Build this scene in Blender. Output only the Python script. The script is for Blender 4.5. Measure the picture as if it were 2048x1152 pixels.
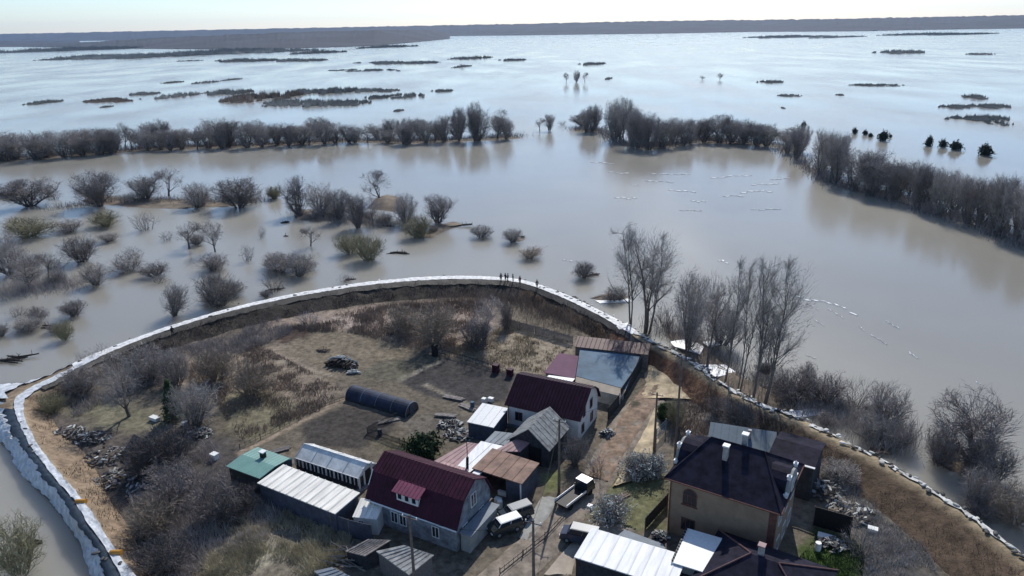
import bpy, math, random
import numpy as np
from mathutils import Vector, Matrix, noise
PI = math.pi
rad = math.radians
S = bpy.context.scene
for o in list(bpy.data.objects):
    bpy.data.objects.remove(o)
C = S.collection
# ------------------------------------------------------------------ camera
FPX = 1450.; CAMH = 50.; ROLL = rad(1.06); PITCH = math.atan((576-57)/FPX)
R0 = np.array([1, 0, 0.]); U0 = np.array([0, math.sin(PITCH), math.cos(PITCH)]); FW = np.array([0, math.cos(PITCH), -math.sin(PITCH)])
RT = R0*math.cos(ROLL)-U0*math.sin(ROLL); UP = R0*math.sin(ROLL)+U0*math.cos(ROLL)
CP = np.array([0, 0, CAMH])
cam = bpy.data.objects.new('camera', bpy.data.cameras.new('camera')); C.objects.link(cam)
cam.matrix_world = Matrix(((RT[0], UP[0], -FW[0], 0), (RT[1], UP[1], -FW[1], 0), (RT[2], UP[2], -FW[2], CAMH), (0, 0, 0, 1)))
cam.data.sensor_width = 36; cam.data.lens = FPX/2048*36
cam.data.clip_start = 1; cam.data.clip_end = 60000
S.camera = cam
# ------------------------------------------------------------------ sky and sun
SUN_EL, SUN_AZ = 40., 13.      # azimuth measured from +Y towards +X
w = bpy.data.worlds.new('World'); S.world = w; w.use_nodes = True
nt = w.node_tree
bg = nt.nodes['Background']; sky = nt.nodes.new('ShaderNodeTexSky')
sky.sky_type = 'NISHITA'; sky.sun_disc = False
sky.sun_elevation = rad(SUN_EL); sky.sun_rotation = rad(SUN_AZ)
sky.altitude = 100; sky.air_density = 1.0; sky.dust_density = 0.35; sky.ozone_density = 2.2
tint = nt.nodes.new('ShaderNodeVectorMath'); tint.operation = 'MULTIPLY'; 
gc = nt.nodes.new('ShaderNodeTexCoord'); sx = nt.nodes.new('ShaderNodeSeparateXYZ'); cr = nt.nodes.new('ShaderNodeValToRGB')   # milky blue air low over the horizon
nt.links.new(gc.outputs['Generated'], sx.inputs[0]); nt.links.new(sx.outputs['Z'], cr.inputs[0]); nt.links.new(cr.outputs[0], tint.inputs[1])
cr.color_ramp.elements[0].position = .0; cr.color_ramp.elements[0].color = (.78, .84, 1.04, 1)
cr.color_ramp.elements[1].position = .30; cr.color_ramp.elements[1].color = (.98, .965, .99, 1)
e_ = cr.color_ramp.elements.new(.035); e_.color = (.75, .85, 1.02, 1)
nt.links.new(sky.outputs[0], tint.inputs[0]); nt.links.new(tint.outputs[0], bg.inputs[0]); bg.inputs[1].default_value = 0.12
sl = bpy.data.lights.new('sun', 'SUN'); sl.energy = 3.6; sl.angle = rad(0.5); sl.color = (1, .95, .87)
so = bpy.data.objects.new('sun', sl); C.objects.link(so)
sd = Vector((math.sin(rad(SUN_AZ))*math.cos(rad(SUN_EL)), math.cos(rad(SUN_AZ))*math.cos(rad(SUN_EL)), math.sin(rad(SUN_EL))))
so.rotation_euler = sd.to_track_quat('Z', 'Y').to_euler(); so.location = (0, 0, 200)
vs = S.view_settings; vs.view_transform = 'Standard'; vs.look = 'None'; vs.exposure = 0.27; vs.gamma = 1.0
S.cycles.max_bounces = 6; S.cycles.volume_bounces = 0

# ------------------------------------------------------------------ helpers: pixels of the survey to points on the ground
GZ = 0.3
def W(x, y, z=GZ):
    d = FW*FPX+RT*(x-1024)-UP*(y-576); t = (z-CAMH)/d[2]
    return Vector(CP+t*d)
def height_at(P, py):
    """height above P whose image row is py"""
    a = np.array(P)-CP; k = (576-py)/FPX
    return float((k*(a@FW)-(a@UP))/(UP[2]-k*FW[2]))
def scale_at(P):
    return FPX/float(np.linalg.norm(np.array(P)-CP))

# ------------------------------------------------------------------ materials
MT = {}
def mat(name, col, rough=.8, var=.25, scale=3., bump=0., metal=0., spec=.3, detail=4, rnd=0., col2=None, stretch=None, trans=0., alpha=1.):
    m = bpy.data.materials.new(name); m.use_nodes = True; n = m.node_tree; b = n.nodes['Principled BSDF']
    b.inputs['Roughness'].default_value = rough; b.inputs['Metallic'].default_value = metal
    b.inputs['Specular IOR Level'].default_value = spec
    b.inputs['Transmission Weight'].default_value = trans
    b.inputs['Alpha'].default_value = alpha
    tc = n.nodes.new('ShaderNodeTexCoord'); no = n.nodes.new('ShaderNodeTexNoise')
    no.inputs['Scale'].default_value = scale; no.inputs['Detail'].default_value = detail; no.inputs['Roughness'].default_value = .62
    mp = n.nodes.new('ShaderNodeMapping')
    if stretch: mp.inputs['Scale'].default_value = stretch
    n.links.new(tc.outputs['Object'], mp.inputs[0]); n.links.new(mp.outputs[0], no.inputs['Vector'])
    r = n.nodes.new('ShaderNodeValToRGB')
    c1 = [max(0, c*(1-var)) for c in col]; c2 = [min(1, c*(1+var)) for c in col] if col2 is None else col2
    r.color_ramp.elements[0].position = .33; r.color_ramp.elements[1].position = .67
    r.color_ramp.elements[0].color = (*c1, 1); r.color_ramp.elements[1].color = (*c2, 1)
    n.links.new(no.outputs['Fac'], r.inputs[0]); out = r.outputs[0]
    if rnd:
        oi = n.nodes.new('ShaderNodeObjectInfo'); mr = n.nodes.new('ShaderNodeMapRange')
        mr.inputs['To Min'].default_value = 1-rnd; mr.inputs['To Max'].default_value = 1+rnd
        n.links.new(oi.outputs['Random'], mr.inputs['Value'])
        h = n.nodes.new('ShaderNodeHueSaturation'); n.links.new(out, h.inputs['Color']); n.links.new(mr.outputs[0], h.inputs['Value']); out = h.outputs[0]
    n.links.new(out, b.inputs['Base Color'])
    if bump:
        bp = n.nodes.new('ShaderNodeBump'); bp.inputs['Strength'].default_value = bump; bp.inputs['Distance'].default_value = .1
        n.links.new(no.outputs['Fac'], bp.inputs['Height']); n.links.new(bp.outputs[0], b.inputs['Normal'])
    MT[name] = m
    return m
mat('bark', (.13, .115, .105), .9, .35, 2, rnd=.2)
mat('twig', (.32, .29, .275), .9, .3, .6, rnd=.3)
mat('twig_dark', (.22, .195, .19), .9, .3, .6, rnd=.2)
mat('twig_olive', (.27, .25, .16), .9, .3, .6, rnd=.2)
mat('twig_tan', (.30, .25, .20), .9, .3, .6, rnd=.2)
mat('twig_pale', (.36, .335, .315), .9, .3, .6, rnd=.2)
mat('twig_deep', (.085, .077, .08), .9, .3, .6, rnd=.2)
mat('needles', (.028, .055, .02), .8, .5, 1.5, rnd=.2)
mat('needles_dark', (.032, .045, .032), .8, .4, 1.5, rnd=.1)
mat('leaves', (.05, .085, .03), .8, .5, 1.5)
mat('lichen', (.42, .44, .42), .9, .4, 2.)
mat('maroon_roof', (.042, .009, .022), .6, .35, .9, detail=7, spec=.15)
mat('maroon_dark', (.024, .006, .017), .6, .35, .9, detail=7, spec=.12)
mat('maroon_sunlit', (.20, .06, .10), .6, .15, 1.2, spec=.2)  # roof maroon lightened: sun on the shallower dormer roof put into the colour
mat('slate_roof', (.018, .017, .030), .8, .5, 1.1, detail=7, spec=.08)
mat('white_wall', (.62, .63, .62), .8, .1, 1.)
mat('stone_wall', (.2, .22, .25), .85, .45, 1.3, bump=.3)
mat('brick_ochre', (.27, .20, .14), .85, .12, 1.2, bump=.1)
mat('brick_red', (.13, .06, .045), .85, .25, 3)
mat('grey_render', (.28, .29, .28), .85, .15, 1.)
mat('white_trim', (.72, .73, .72), .5, .08, 4)
mat('white_metal', (.76, .74, .68), .6, .2, .8, spec=.2, stretch=(2.5, .35, 1), detail=6)
mat('bright_metal', (.72, .73, .74), .55, .16, .8, spec=.25, stretch=(2.5, .35, 1), detail=6)
mat('grey_metal', (.20, .23, .26), .6, .2, .7, spec=.15)
mat('slate_blue', (.085, .12, .155), .65, .15, .5, spec=.12)
mat('blue_metal', (.075, .135, .195), .6, .3, .25, spec=.08)
mat('teal_metal', (.13, .27, .24), .45, .1, .8, spec=.4)
mat('dark_boards', (.035, .038, .045), .8, .4, 2)
mat('navy_boards', (.06, .07, .10), .75, .3, 1.5)
mat('grey_boards', (.15, .14, .135), .85, .45, 2., stretch=(1, 6, 6))
mat('old_boards', (.21, .19, .18), .85, .45, 3., bump=.3)
mat('slate_sheet', (.24, .245, .24), .8, .4, 1.6, bump=.2)
mat('rust_roof', (.20, .12, .09), .7, .45, .9, bump=.1, detail=7)
mat('brown_roof', (.12, .065, .06), .6, .25, .8)
mat('pink_roof', (.30, .19, .19), .6, .2, .8)
mat('purple_roof', (.13, .06, .10), .7, .15, .8, spec=.1)
mat('glass', (.02, .025, .035), .08, .1, 2, spec=.6)
mat('black', (.012, .012, .014), .6, .3, 2)
mat('polycarb', (.68, .70, .68), .35, .25, .8, spec=.5, alpha=.93)
mat('blue_film', (.022, .03, .055), .6, .5, .7, spec=.2)
mat('concrete', (.30, .30, .28), .85, .2, 1.)
mat('concrete_beige', (.36, .31, .25), .85, .2, .5)
mat('chimney', (.35, .34, .33), .8, .3, 3)
mat('car_white', (.78, .79, .8), .25, .03, 1, spec=.6)
mat('car_silver', (.20, .22, .24), .4, .05, 1, spec=.3)
mat('car_dark', (.018, .026, .03), .25, .05, 1, spec=.6)
mat('car_navy', (.03, .04, .07), .25, .05, 1, spec=.6)
mat('rubber', (.015, .015, .015), .8, .2, 5)
mat('sheeting', (.52, .55, .58), .6, .3, 1.3, bump=.9, spec=.3, detail=7)
mat('crest_white', (.66, .66, .65), .7, .3, 1.5, bump=.6, spec=.2, detail=6)
mat('torn_white', (.50, .50, .48), .7, .5, 1.2, bump=.8, spec=.2, detail=6)
mat('dark_tarp', (.022, .035, .05), .5, .4, 1.4, bump=.5)
mat('sandbag', (.50, .50, .47), .7, .2, 3, rnd=.25)
mat('sandbag_dark', (.06, .06, .06), .7, .2, 3, rnd=.25)
mat('ice', (.82, .84, .86), .5, .12, 1.)
mat('thin_ice', (.50, .53, .55), .5, .15, 1.)
mat('orange_pipe', (.50, .24, .04), .45, .15, 3)
mat('wood_pole', (.14, .115, .10), .85, .3, 3)
mat('log_wood', (.16, .12, .09), .85, .4, 3)
mat('log_dark', (.035, .03, .028), .85, .4, 3)
mat('wire', (.02, .02, .02), .6)
mat('cloth_dark', (.018, .02, .026), .9, .3, 6)
mat('cloth_blue', (.03, .05, .09), .9, .3, 6)
mat('cloth_red', (.12, .03, .03), .9, .3, 6)
mat('skin', (.40, .25, .18), .7, .1, 6)
mat('dry_grass', (.30, .245, .165), .9, .4, .4)
mat('dry_grass_light', (.42, .38, .27), .9, .35, .4)
mat('reed', (.26, .205, .165), .9, .35, .3)
mat('thicket', (.33, .33, .31), .9, .4, .2, rnd=.2)
mat('thicket_brown', (.33, .27, .22), .9, .4, .2, rnd=.2)
mat('forest', (.04, .045, .055), .95, .35, .004, detail=8)
mat('mud', (.15, .12, .09), .9, .4, .3, bump=.3)

# ------------------------------------------------------------------ mesh builder
class MB:
    def __init__(s): s.v = []; s.f = []
    def face(s, pts):
        i = len(s.v); s.v += [tuple(p) for p in pts]; s.f.append(tuple(range(i, i+len(pts))))
    def box(s, x0, x1, y0, y1, z0, z1):
        i = len(s.v)
        s.v += [(x, y, z) for z in (z0, z1) for x, y in ((x0, y0), (x1, y0), (x1, y1), (x0, y1))]
        s.f += [tuple(i+k for k in q) for q in ((3, 2, 1, 0), (4, 5, 6, 7), (0, 1, 5, 4), (1, 2, 6, 5), (2, 3, 7, 6), (3, 0, 4, 7))]
        return s
    def prism_x(s, prof, x0, x1):          # profile of (y,z) extruded along x
        i = len(s.v); n = len(prof)
        s.v += [(x0, y, z) for y, z in prof]+[(x1, y, z) for y, z in prof]
        s.f += [tuple(i+k for k in range(n))[::-1], tuple(i+n+k for k in range(n))]
        s.f += [(i+k, i+(k+1) % n, i+n+(k+1) % n, i+n+k) for k in range(n)]
        return s
    def tube(s, pts, rr, n=6, cap=True):
        i0 = len(s.v); pts = [Vector(p) for p in pts]; m = len(pts)
        for k, p in enumerate(pts):
            d = (pts[min(k+1, m-1)]-pts[max(k-1, 0)]).normalized()
            a = d.cross(Vector((0, 0, 1)) if abs(d.z) < .9 else Vector((1, 0, 0))).normalized(); b = d.cross(a)
            r = rr[k] if hasattr(rr, '__len__') else rr
            for j in range(n):
                t = 2*PI*j/n; s.v.append(tuple(p+a*(r*math.cos(t))+b*(r*math.sin(t))))
        for k in range(m-1):
            for j in range(n):
                s.f.append((i0+k*n+j, i0+k*n+(j+1) % n, i0+(k+1)*n+(j+1) % n, i0+(k+1)*n+j))
        if cap:
            s.f.append(tuple(i0+j for j in range(n))[::-1]); s.f.append(tuple(i0+(m-1)*n+j for j in range(n)))
        return s
    def bar(s, a, b, w=.05):
        return s.tube([a, b], w, 4)
    def mesh(s, name, m):
        me = bpy.data.meshes.new(name); me.from_pydata(s.v, [], s.f); me.materials.append(MT[m] if isinstance(m, str) else m)
        return me
    def build(s, name, m, parent=None, smooth=False):
        me = s.mesh(name, m)
        if smooth: me.shade_smooth()
        o = bpy.data.objects.new(name, me); C.objects.link(o)
        if parent: o.parent = parent
        return o
def tag(o, label=None, cat=None, group=None, kind=None):
    if label: o['label'] = label
    if cat: o['category'] = cat
    if group: o['group'] = group
    if kind: o['kind'] = kind
    return o
def thing(name, label, cat, loc=(0, 0, 0), rz=0, group=None):
    o = bpy.data.objects.new(name, None); C.objects.link(o); o.location = loc; o.rotation_euler = (0, 0, rz); o.empty_display_size = .3
    return tag(o, label, cat, group)
def copy_tree(o, parent=None):
    c = o.copy(); C.objects.link(c); c.parent = parent
    for ch in kids.get(o.name, []): copy_tree(ch, c)
    return c
kids = {}
def obj_mesh(name, me, parent=None):
    o = bpy.data.objects.new(name, me); C.objects.link(o)
    if parent: o.parent = parent
    return o
def np_mesh(name, v, f, m):
    me = bpy.data.meshes.new(name)
    v = np.asarray(v, dtype=np.float32); f = np.asarray(f, dtype=np.int32); k = f.shape[1]
    me.vertices.add(len(v)); me.vertices.foreach_set('co', v.ravel())
    me.loops.add(f.size); me.loops.foreach_set('vertex_index', f.ravel())
    me.polygons.add(len(f)); me.polygons.foreach_set('loop_start', np.arange(0, f.size, k, dtype=np.int32))
    me.update(calc_edges=True); me.materials.append(MT[m] if isinstance(m, str) else m)
    return me

# ------------------------------------------------------------------ the embankment lines (survey)
CI = [(330, 1240), (267, 1152), (222, 1092), (194, 1045), (165, 1003), (120, 951), (83, 904), (68, 880), (50, 840), (46, 810), (60, 790), (110, 762), (200, 716), (320, 668), (450, 628), (560, 602), (640, 587), (740, 572), (860, 562), (960, 561), (1040, 568), (1110, 592), (1175, 622), (1235, 655), (1290, 690), (1345, 718), (1400, 752), (1450, 787), (1505, 815), (1575, 842), (1640, 873), (1700, 904), (1760, 934), (1820, 970), (1880, 1008), (1945, 1052), (2048, 1135), (2160, 1235)]
CO = [(265, 1240), (217, 1152), (193, 1092), (153, 1045), (132, 1003), (87, 951), (54, 904), (40, 880), (22, 840), (12, 808), (32, 782), (100, 751), (195, 707), (318, 661), (449, 621), (559, 595), (640, 580), (740, 565), (860, 555), (960, 554), (1042, 561), (1113, 583), (1180, 613), (1243, 645), (1300, 680), (1357, 708), (1412, 743), (1460, 777), (1515, 805), (1585, 831), (1650, 862), (1710, 893), (1770, 923), (1830, 959), (1890, 997), (1955, 1041), (2058, 1123), (2170, 1223)]
OWL = [(225, 1240), (184, 1152), (163, 1092), (132, 1045), (101, 1003), (47, 951), (21, 904), (-5, 880), (-35, 850), (-50, 800), (0, 772)]
TOE = [(380, 1240), (300, 1152), (275, 1092), (250, 1045), (220, 1003), (195, 951), (165, 904), (140, 880), (110, 850), (100, 822), (112, 803), (145, 785), (222, 750), (325, 705), (450, 664), (560, 638), (640, 623), (740, 607), (860, 598), (960, 596), (1040, 604), (1095, 628), (1150, 655), (1210, 685), (1265, 715), (1310, 740), (1360, 785), (1400, 812), (1465, 848), (1530, 880), (1595, 912), (1650, 945), (1705, 980), (1760, 1020), (1810, 1062), (1870, 1115), (1960, 1200), (2050, 1290)]
N = len(CI)
ZC = 2.0
def ext(pts):      # carry the embankment on past the frame, behind the viewpoint
    a = pts[0]+(pts[0]-pts[1]).normalized()*60; b = pts[-1]+(pts[-1]-pts[-2]).normalized()*60
    return [a]+pts+[b]
ci = [W(x, y, ZC) for x, y in CI]; co = [W(x, y, ZC) for x, y in CO]; toe = [W(x, y, GZ) for x, y in TOE]
ow = []
for i in range(N):
    if i < len(OWL): ow.append(W(*OWL[i], 0.0))
    else:
        t = (co[min(i+1, N-1)]-co[i-1]); t.z = 0; t.normalize(); nrm = Vector((-t.y, t.x, 0))
        p = co[i]+nrm*2.6; p.z = 0; ow.append(p)
ci, co, toe, ow = ext(ci), ext(co), ext(toe), ext(ow)
for L, z in ((ci, ZC), (co, ZC), (toe, GZ), (ow, 0.)):
    for p in L: p.z = z
def resample(lines, step):
    """walk all the lines together, Catmull-Rom, returns list of rows"""
    base = lines[0]; out = []
    for i in range(len(base)-1):
        n = max(1, int((base[i+1]-base[i]).length/step))
        for k in range(n):
            t = k/n; row = []
            for L in lines:
                p0, p1, p2, p3 = L[max(i-1, 0)], L[i], L[i+1], L[min(i+2, len(L)-1)]
                row.append(.5*((2*p1)+(p2-p0)*t+(2*p0-5*p1+4*p2-p3)*t*t+(3*p1-p0-3*p2+p3)*t**3))
            out.append((i+t, row))
    return out
rows = resample([ci, co, toe, ow], 1.0)
def nz(p, s=1., o=0.): return noise.noise(Vector((p[0]*s+o, p[1]*s+o*1.7, p[2]*s)))

# ------------------------------------------------------------------ water
def water():
    m = bpy.data.materials.new('flood_water'); m.use_nodes = True; n = m.node_tree; b = n.nodes['Principled BSDF']
    tc = n.nodes.new('ShaderNodeTexCoord')
    def noi(sc, det, st=None):
        x = n.nodes.new('ShaderNodeTexNoise'); x.inputs['Scale'].default_value = sc; x.inputs['Detail'].default_value = det
        mp = n.nodes.new('ShaderNodeMapping'); mp.inputs['Scale'].default_value = st or (1, 1, 1); mp.inputs['Rotation'].default_value = (0, 0, .5 if st else 0)
        n.links.new(tc.outputs['Object'], mp.inputs[0]); n.links.new(mp.outputs[0], x.inputs['Vector']); return x
    a = noi(.012, 4)
    r = n.nodes.new('ShaderNodeValToRGB'); r.color_ramp.elements[0].color = (.255, .243, .21, 1); r.color_ramp.elements[1].color = (.31, .295, .25, 1)
    r.color_ramp.elements[0].position = .35; r.color_ramp.elements[1].position = .65
    n.links.new(a.outputs['Fac'], r.inputs[0]); n.links.new(r.outputs[0], b.inputs['Base Color'])
    b.subsurface_method = 'BURLEY'; b.inputs['Subsurface Weight'].default_value = 1.; b.inputs['Subsurface Radius'].default_value = (1., .95, .85); b.inputs['Subsurface Scale'].default_value = 4.; b.inputs['IOR'].default_value = 1.33; b.inputs['Specular IOR Level'].default_value = .5
    g = noi(.02, 3, (1, .35, 1)); mr = n.nodes.new('ShaderNodeMapRange'); mr.inputs['From Min'].default_value = .35; mr.inputs['From Max'].default_value = .65
    mr.inputs['To Min'].default_value = .10; mr.inputs['To Max'].default_value = .24
    n.links.new(g.outputs['Fac'], mr.inputs['Value']); n.links.new(mr.outputs[0], b.inputs['Roughness'])
    rp = noi(.9, 3); bp = n.nodes.new('ShaderNodeBump'); bp.inputs['Strength'].default_value = .25; bp.inputs['Distance'].default_value = .06
    n.links.new(rp.outputs['Fac'], bp.inputs['Height']); n.links.new(bp.outputs[0], b.inputs['Normal'])
    MT['flood_water'] = m
water()
b = MB()
xs = [-20000, -6000, -2000, -700, -250, 0, 250, 700, 2000, 6000, 20000]; ys = [-3000, -400, 0, 200, 600, 1500, 4000, 9000, 20000]
b.v = [(x, y, 0) for y in ys for x in xs]
b.f = [(j*len(xs)+i, j*len(xs)+i+1, (j+1)*len(xs)+i+1, (j+1)*len(xs)+i) for j in range(len(ys)-1) for i in range(len(xs)-1)]
tag(b.build('flood_water', 'flood_water'), kind='structure')

# ------------------------------------------------------------------ ground inside the embankment
def pip(P, poly):
    x, y = P[:, 0], P[:, 1]; ins = np.zeros(len(P), bool); n = len(poly)
    for i in range(n):
        x1, y1 = poly[i][0], poly[i][1]; x2, y2 = poly[(i+1) % n][0], poly[(i+1) % n][1]
        c = ((y1 > y) != (y2 > y)) & (x < (x2-x1)*(y-y1)/((y2-y1) or 1e-9)+x1); ins ^= c
    return ins
def sdist(P, poly):
    d = np.full(len(P), 1e9); n = len(poly)
    for i in range(n):
        a = np.array(poly[i][:2]); b_ = np.array(poly[(i+1) % n][:2]); ab = b_-a
        t = np.clip(((P-a)@ab)/max(ab@ab, 1e-9), 0, 1); q = P-(a+t[:, None]*ab); d = np.minimum(d, np.hypot(q[:, 0], q[:, 1]))
    return np.where(pip(P, poly), d, -d)
def vnoise(P, s, seed=0):
    """cheap value noise on a numpy point set"""
    rs = np.random.RandomState(seed); T = rs.rand(256, 256)
    q = P*s+seed*13.7; i = np.floor(q).astype(int); f = q-i; f = f*f*(3-2*f)
    g = lambda a, c: T[(i[:, 0]+a) % 256, (i[:, 1]+c) % 256]
    return (g(0, 0)*(1-f[:, 0])+g(1, 0)*f[:, 0])*(1-f[:, 1])+(g(0, 1)*(1-f[:, 0])+g(1, 1)*f[:, 0])*f[:, 1]
def fbm(P, s, seed=0, o=4):
    return sum(vnoise(P, s*2**k, seed+k)*.5**(k+1) for k in range(o))/(1-.5**o)
ZONES = [  # survey polygon, colour, edge softness (m)
    ([(50, 860), (330, 700), (560, 640), (700, 640), (450, 720), (200, 800), (260, 900), (330, 1152), (300, 1152)], (.105, .09, .078), 3),
    ([(520, 640), (700, 615), (870, 600), (990, 600), (1000, 660), (900, 700), (800, 690), (700, 662), (560, 690)], (.26, .205, .165), 2.5),
    ([(640, 640), (720, 628), (800, 640), (800, 670), (900, 700), (840, 705), (720, 665)], (.34, .28, .24), 1.5),
    ([(540, 665), (640, 645), (650, 665), (560, 690)], (.075, .055, .045), 1.),
    ([(330, 730), (560, 690), (690, 780), (560, 850), (430, 790), (340, 770)], (.22, .18, .14), 3),
    ([(640, 655), (740, 662), (850, 695), (860, 704), (770, 740), (650, 740), (560, 700)], (.165, .138, .102), 2),
    ([(700, 742), (780, 722), (860, 700), (890, 712), (790, 765), (740, 760)], (.108, .10, .075), 1.5),
    ([(450, 790), (520, 775), (620, 815), (590, 850), (500, 890), (440, 870)], (.165, .148, .098), 2),
    ([(110, 815), (240, 800), (350, 830), (330, 870), (180, 850)], (.155, .145, .10), 2.5),
    ([(800, 765), (885, 714), (1032, 750), (1012, 800), (950, 815), (850, 790)], (.055, .051, .05), .5),
    ([(690, 810), (800, 835), (780, 865), (720, 900), (610, 890), (600, 850)], (.058, .052, .047), .8),
    ([(800, 840), (930, 815), (940, 870), (830, 880)], (.13, .115, .095), 1.5),
    ([(880, 705), (985, 655), (1150, 676), (1145, 705), (1092, 748), (1020, 745)], (.26, .22, .165), .8),
    ([(240, 870), (420, 850), (520, 900), (500, 1000), (600, 1060), (430, 1100), (330, 1152), (290, 1100), (240, 960)], (.07, .064, .06), 3),  # dark litter, with the shade of the brush put into its colour
    ([(420, 1060), (520, 1020), (700, 1070), (700, 1110), (620, 1152), (620, 1260), (380, 1260), (400, 1120)], (.17, .15, .115), 2.5),
    ([(440, 1085), (520, 1060), (560, 1110), (500, 1140), (430, 1130)], (.36, .33, .25), 2),
    ([(1180, 1000), (1240, 940), (1330, 930), (1335, 1050), (1230, 1070), (1190, 1040)], (.14, .14, .075), 1.2),
    ([(1085, 950), (1125, 940), (1118, 975), (1095, 990)], (.13, .14, .06), .8),
    ([(1350, 790), (1440, 805), (1430, 860), (1340, 900)], (.17, .145, .125), 2),
    ([(1600, 1110), (1640, 1065), (1700, 1075), (1730, 1110), (1720, 1200), (1600, 1200)], (.05, .085, .02), 1.5),
    ([(1590, 900), (1660, 925), (1760, 1010), (1850, 1110), (1760, 1152), (1720, 1070), (1620, 960)], (.13, .12, .105), 2),
    ([(1720, 1050), (1860, 1120), (1900, 1260), (1700, 1260)], (.085, .08, .078), 2),
    ([(740, 880), (860, 870), (900, 910), (800, 930)], (.12, .105, .07), 1.5),
    ([(795, 757), (882, 718), (888, 722), (802, 763)], (.21, .19, .15), .3),
    ([(852, 766), (952, 812), (944, 817), (844, 771)], (.20, .175, .14), .3),
    ([(470, 905), (560, 860), (650, 812), (690, 795), (694, 801), (655, 820), (560, 868), (480, 912)], (.25, .20, .15), .4),
    ([(560, 720), (660, 748), (665, 752), (556, 725)], (.30, .26, .20), .3),
]
def ground():
    X = np.arange(-130, 100, .5); Y = np.arange(-40, 175, .5); gx, gy = np.meshgrid(X, Y); P = np.stack([gx.ravel(), gy.ravel()], 1)
    ins = sdist(P, [p for p in ci])
    z = GZ+(fbm(P, .12, 3)-.5)*.35+(fbm(P, .9, 9, 2)-.5)*.16
    z = np.where(ins > -1, z, -2.5)
    col = np.tile(np.array([.135, .115, .088]), (len(P), 1))*(0.75+.5*fbm(P, .25, 5))[:, None]
    Pj = P+np.stack([fbm(P, .5, 21)-.5, fbm(P, .5, 31)-.5], 1)*3
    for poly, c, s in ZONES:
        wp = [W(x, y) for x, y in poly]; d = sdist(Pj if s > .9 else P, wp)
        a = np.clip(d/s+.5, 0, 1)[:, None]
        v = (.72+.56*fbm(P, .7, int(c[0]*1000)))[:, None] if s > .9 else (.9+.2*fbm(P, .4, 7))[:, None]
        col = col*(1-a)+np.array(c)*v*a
    nx = len(X); ny = len(Y); idx = np.arange(nx*ny).reshape(ny, nx)
    f = np.stack([idx[:-1, :-1], idx[:-1, 1:], idx[1:, 1:], idx[1:, :-1]], -1).reshape(-1, 4)
    keep = (ins[f] > -6).all(1); f = f[keep]
    used = np.unique(f); remap = -np.ones(len(P), int); remap[used] = np.arange(len(used)); f = remap[f]
    m = bpy.data.materials.new('village_soil'); m.use_nodes = True; n = m.node_tree; bs = n.nodes['Principled BSDF']; bs.inputs['Roughness'].default_value = .95; bs.inputs['Specular IOR Level'].default_value = .1
    at = n.nodes.new('ShaderNodeVertexColor'); at.layer_name = 'soil'
    tc = n.nodes.new('ShaderNodeTexCoord')
    n1 = n.nodes.new('ShaderNodeTexNoise'); n1.inputs['Scale'].default_value = 1.3; n1.inputs['Detail'].default_value = 6; n1.inputs['Roughness'].default_value = .7
    n.links.new(tc.outputs['Object'], n1.inputs['Vector'])
    mr = n.nodes.new('ShaderNodeMapRange'); mr.inputs['From Min'].default_value = .3; mr.inputs['From Max'].default_value = .7; mr.inputs['To Min'].default_value = .45; mr.inputs['To Max'].default_value = 1.55
    n.links.new(n1.outputs['Fac'], mr.inputs['Value'])
    mx = n.nodes.new('ShaderNodeVectorMath'); mx.operation = 'SCALE'; n.links.new(at.outputs['Color'], mx.inputs[0]); n.links.new(mr.outputs[0], mx.inputs['Scale'])
    n.links.new(mx.outputs[0], bs.inputs['Base Color'])
    bp = n.nodes.new('ShaderNodeBump'); bp.inputs['Strength'].default_value = .6; bp.inputs['Distance'].default_value = .15
    n.links.new(n1.outputs['Fac'], bp.inputs['Height']); n.links.new(bp.outputs[0], bs.inputs['Normal'])
    me = np_mesh('ground', np.column_stack([P, z])[used], f, m)
    ca = me.color_attributes.new('soil', 'FLOAT_COLOR', 'POINT'); ca.data.foreach_set('color', np.column_stack([col[used], np.ones(len(used))]).astype(np.float32).ravel())
    me.shade_smooth()
    tag(obj_mesh('ground', me), kind='structure')
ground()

# ------------------------------------------------------------------ embankment: earth body, plastic sheeting
def mat_dike():
    m = bpy.data.materials.new('dike_earth'); m.use_nodes = True; n = m.node_tree; bs = n.nodes['Principled BSDF']; bs.inputs['Roughness'].default_value = .95; bs.inputs['Specular IOR Level'].default_value = .1
    at = n.nodes.new('ShaderNodeVertexColor'); at.layer_name = 'soil'; tc = n.nodes.new('ShaderNodeTexCoord')
    n1 = n.nodes.new('ShaderNodeTexNoise'); n1.inputs['Scale'].default_value = .9; n1.inputs['Detail'].default_value = 7; n1.inputs['Roughness'].default_value = .7
    n.links.new(tc.outputs['Object'], n1.inputs['Vector'])
    mr = n.nodes.new('ShaderNodeMapRange'); mr.inputs['From Min'].default_value = .3; mr.inputs['From Max'].default_value = .7; mr.inputs['To Min'].default_value = .5; mr.inputs['To Max'].default_value = 1.5
    n.links.new(n1.outputs['Fac'], mr.inputs['Value'])
    mx = n.nodes.new('ShaderNodeVectorMath'); mx.operation = 'SCALE'; n.links.new(at.outputs['Color'], mx.inputs[0]); n.links.new(mr.outputs[0], mx.inputs['Scale'])
    n.links.new(mx.outputs[0], bs.inputs['Base Color'])
    bp = n.nodes.new('ShaderNodeBump'); bp.inputs['Strength'].default_value = .8; bp.inputs['Distance'].default_value = .3
    n.links.new(n1.outputs['Fac'], bp.inputs['Height']); n.links.new(bp.outputs[0], bs.inputs['Normal'])
    return m
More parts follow.
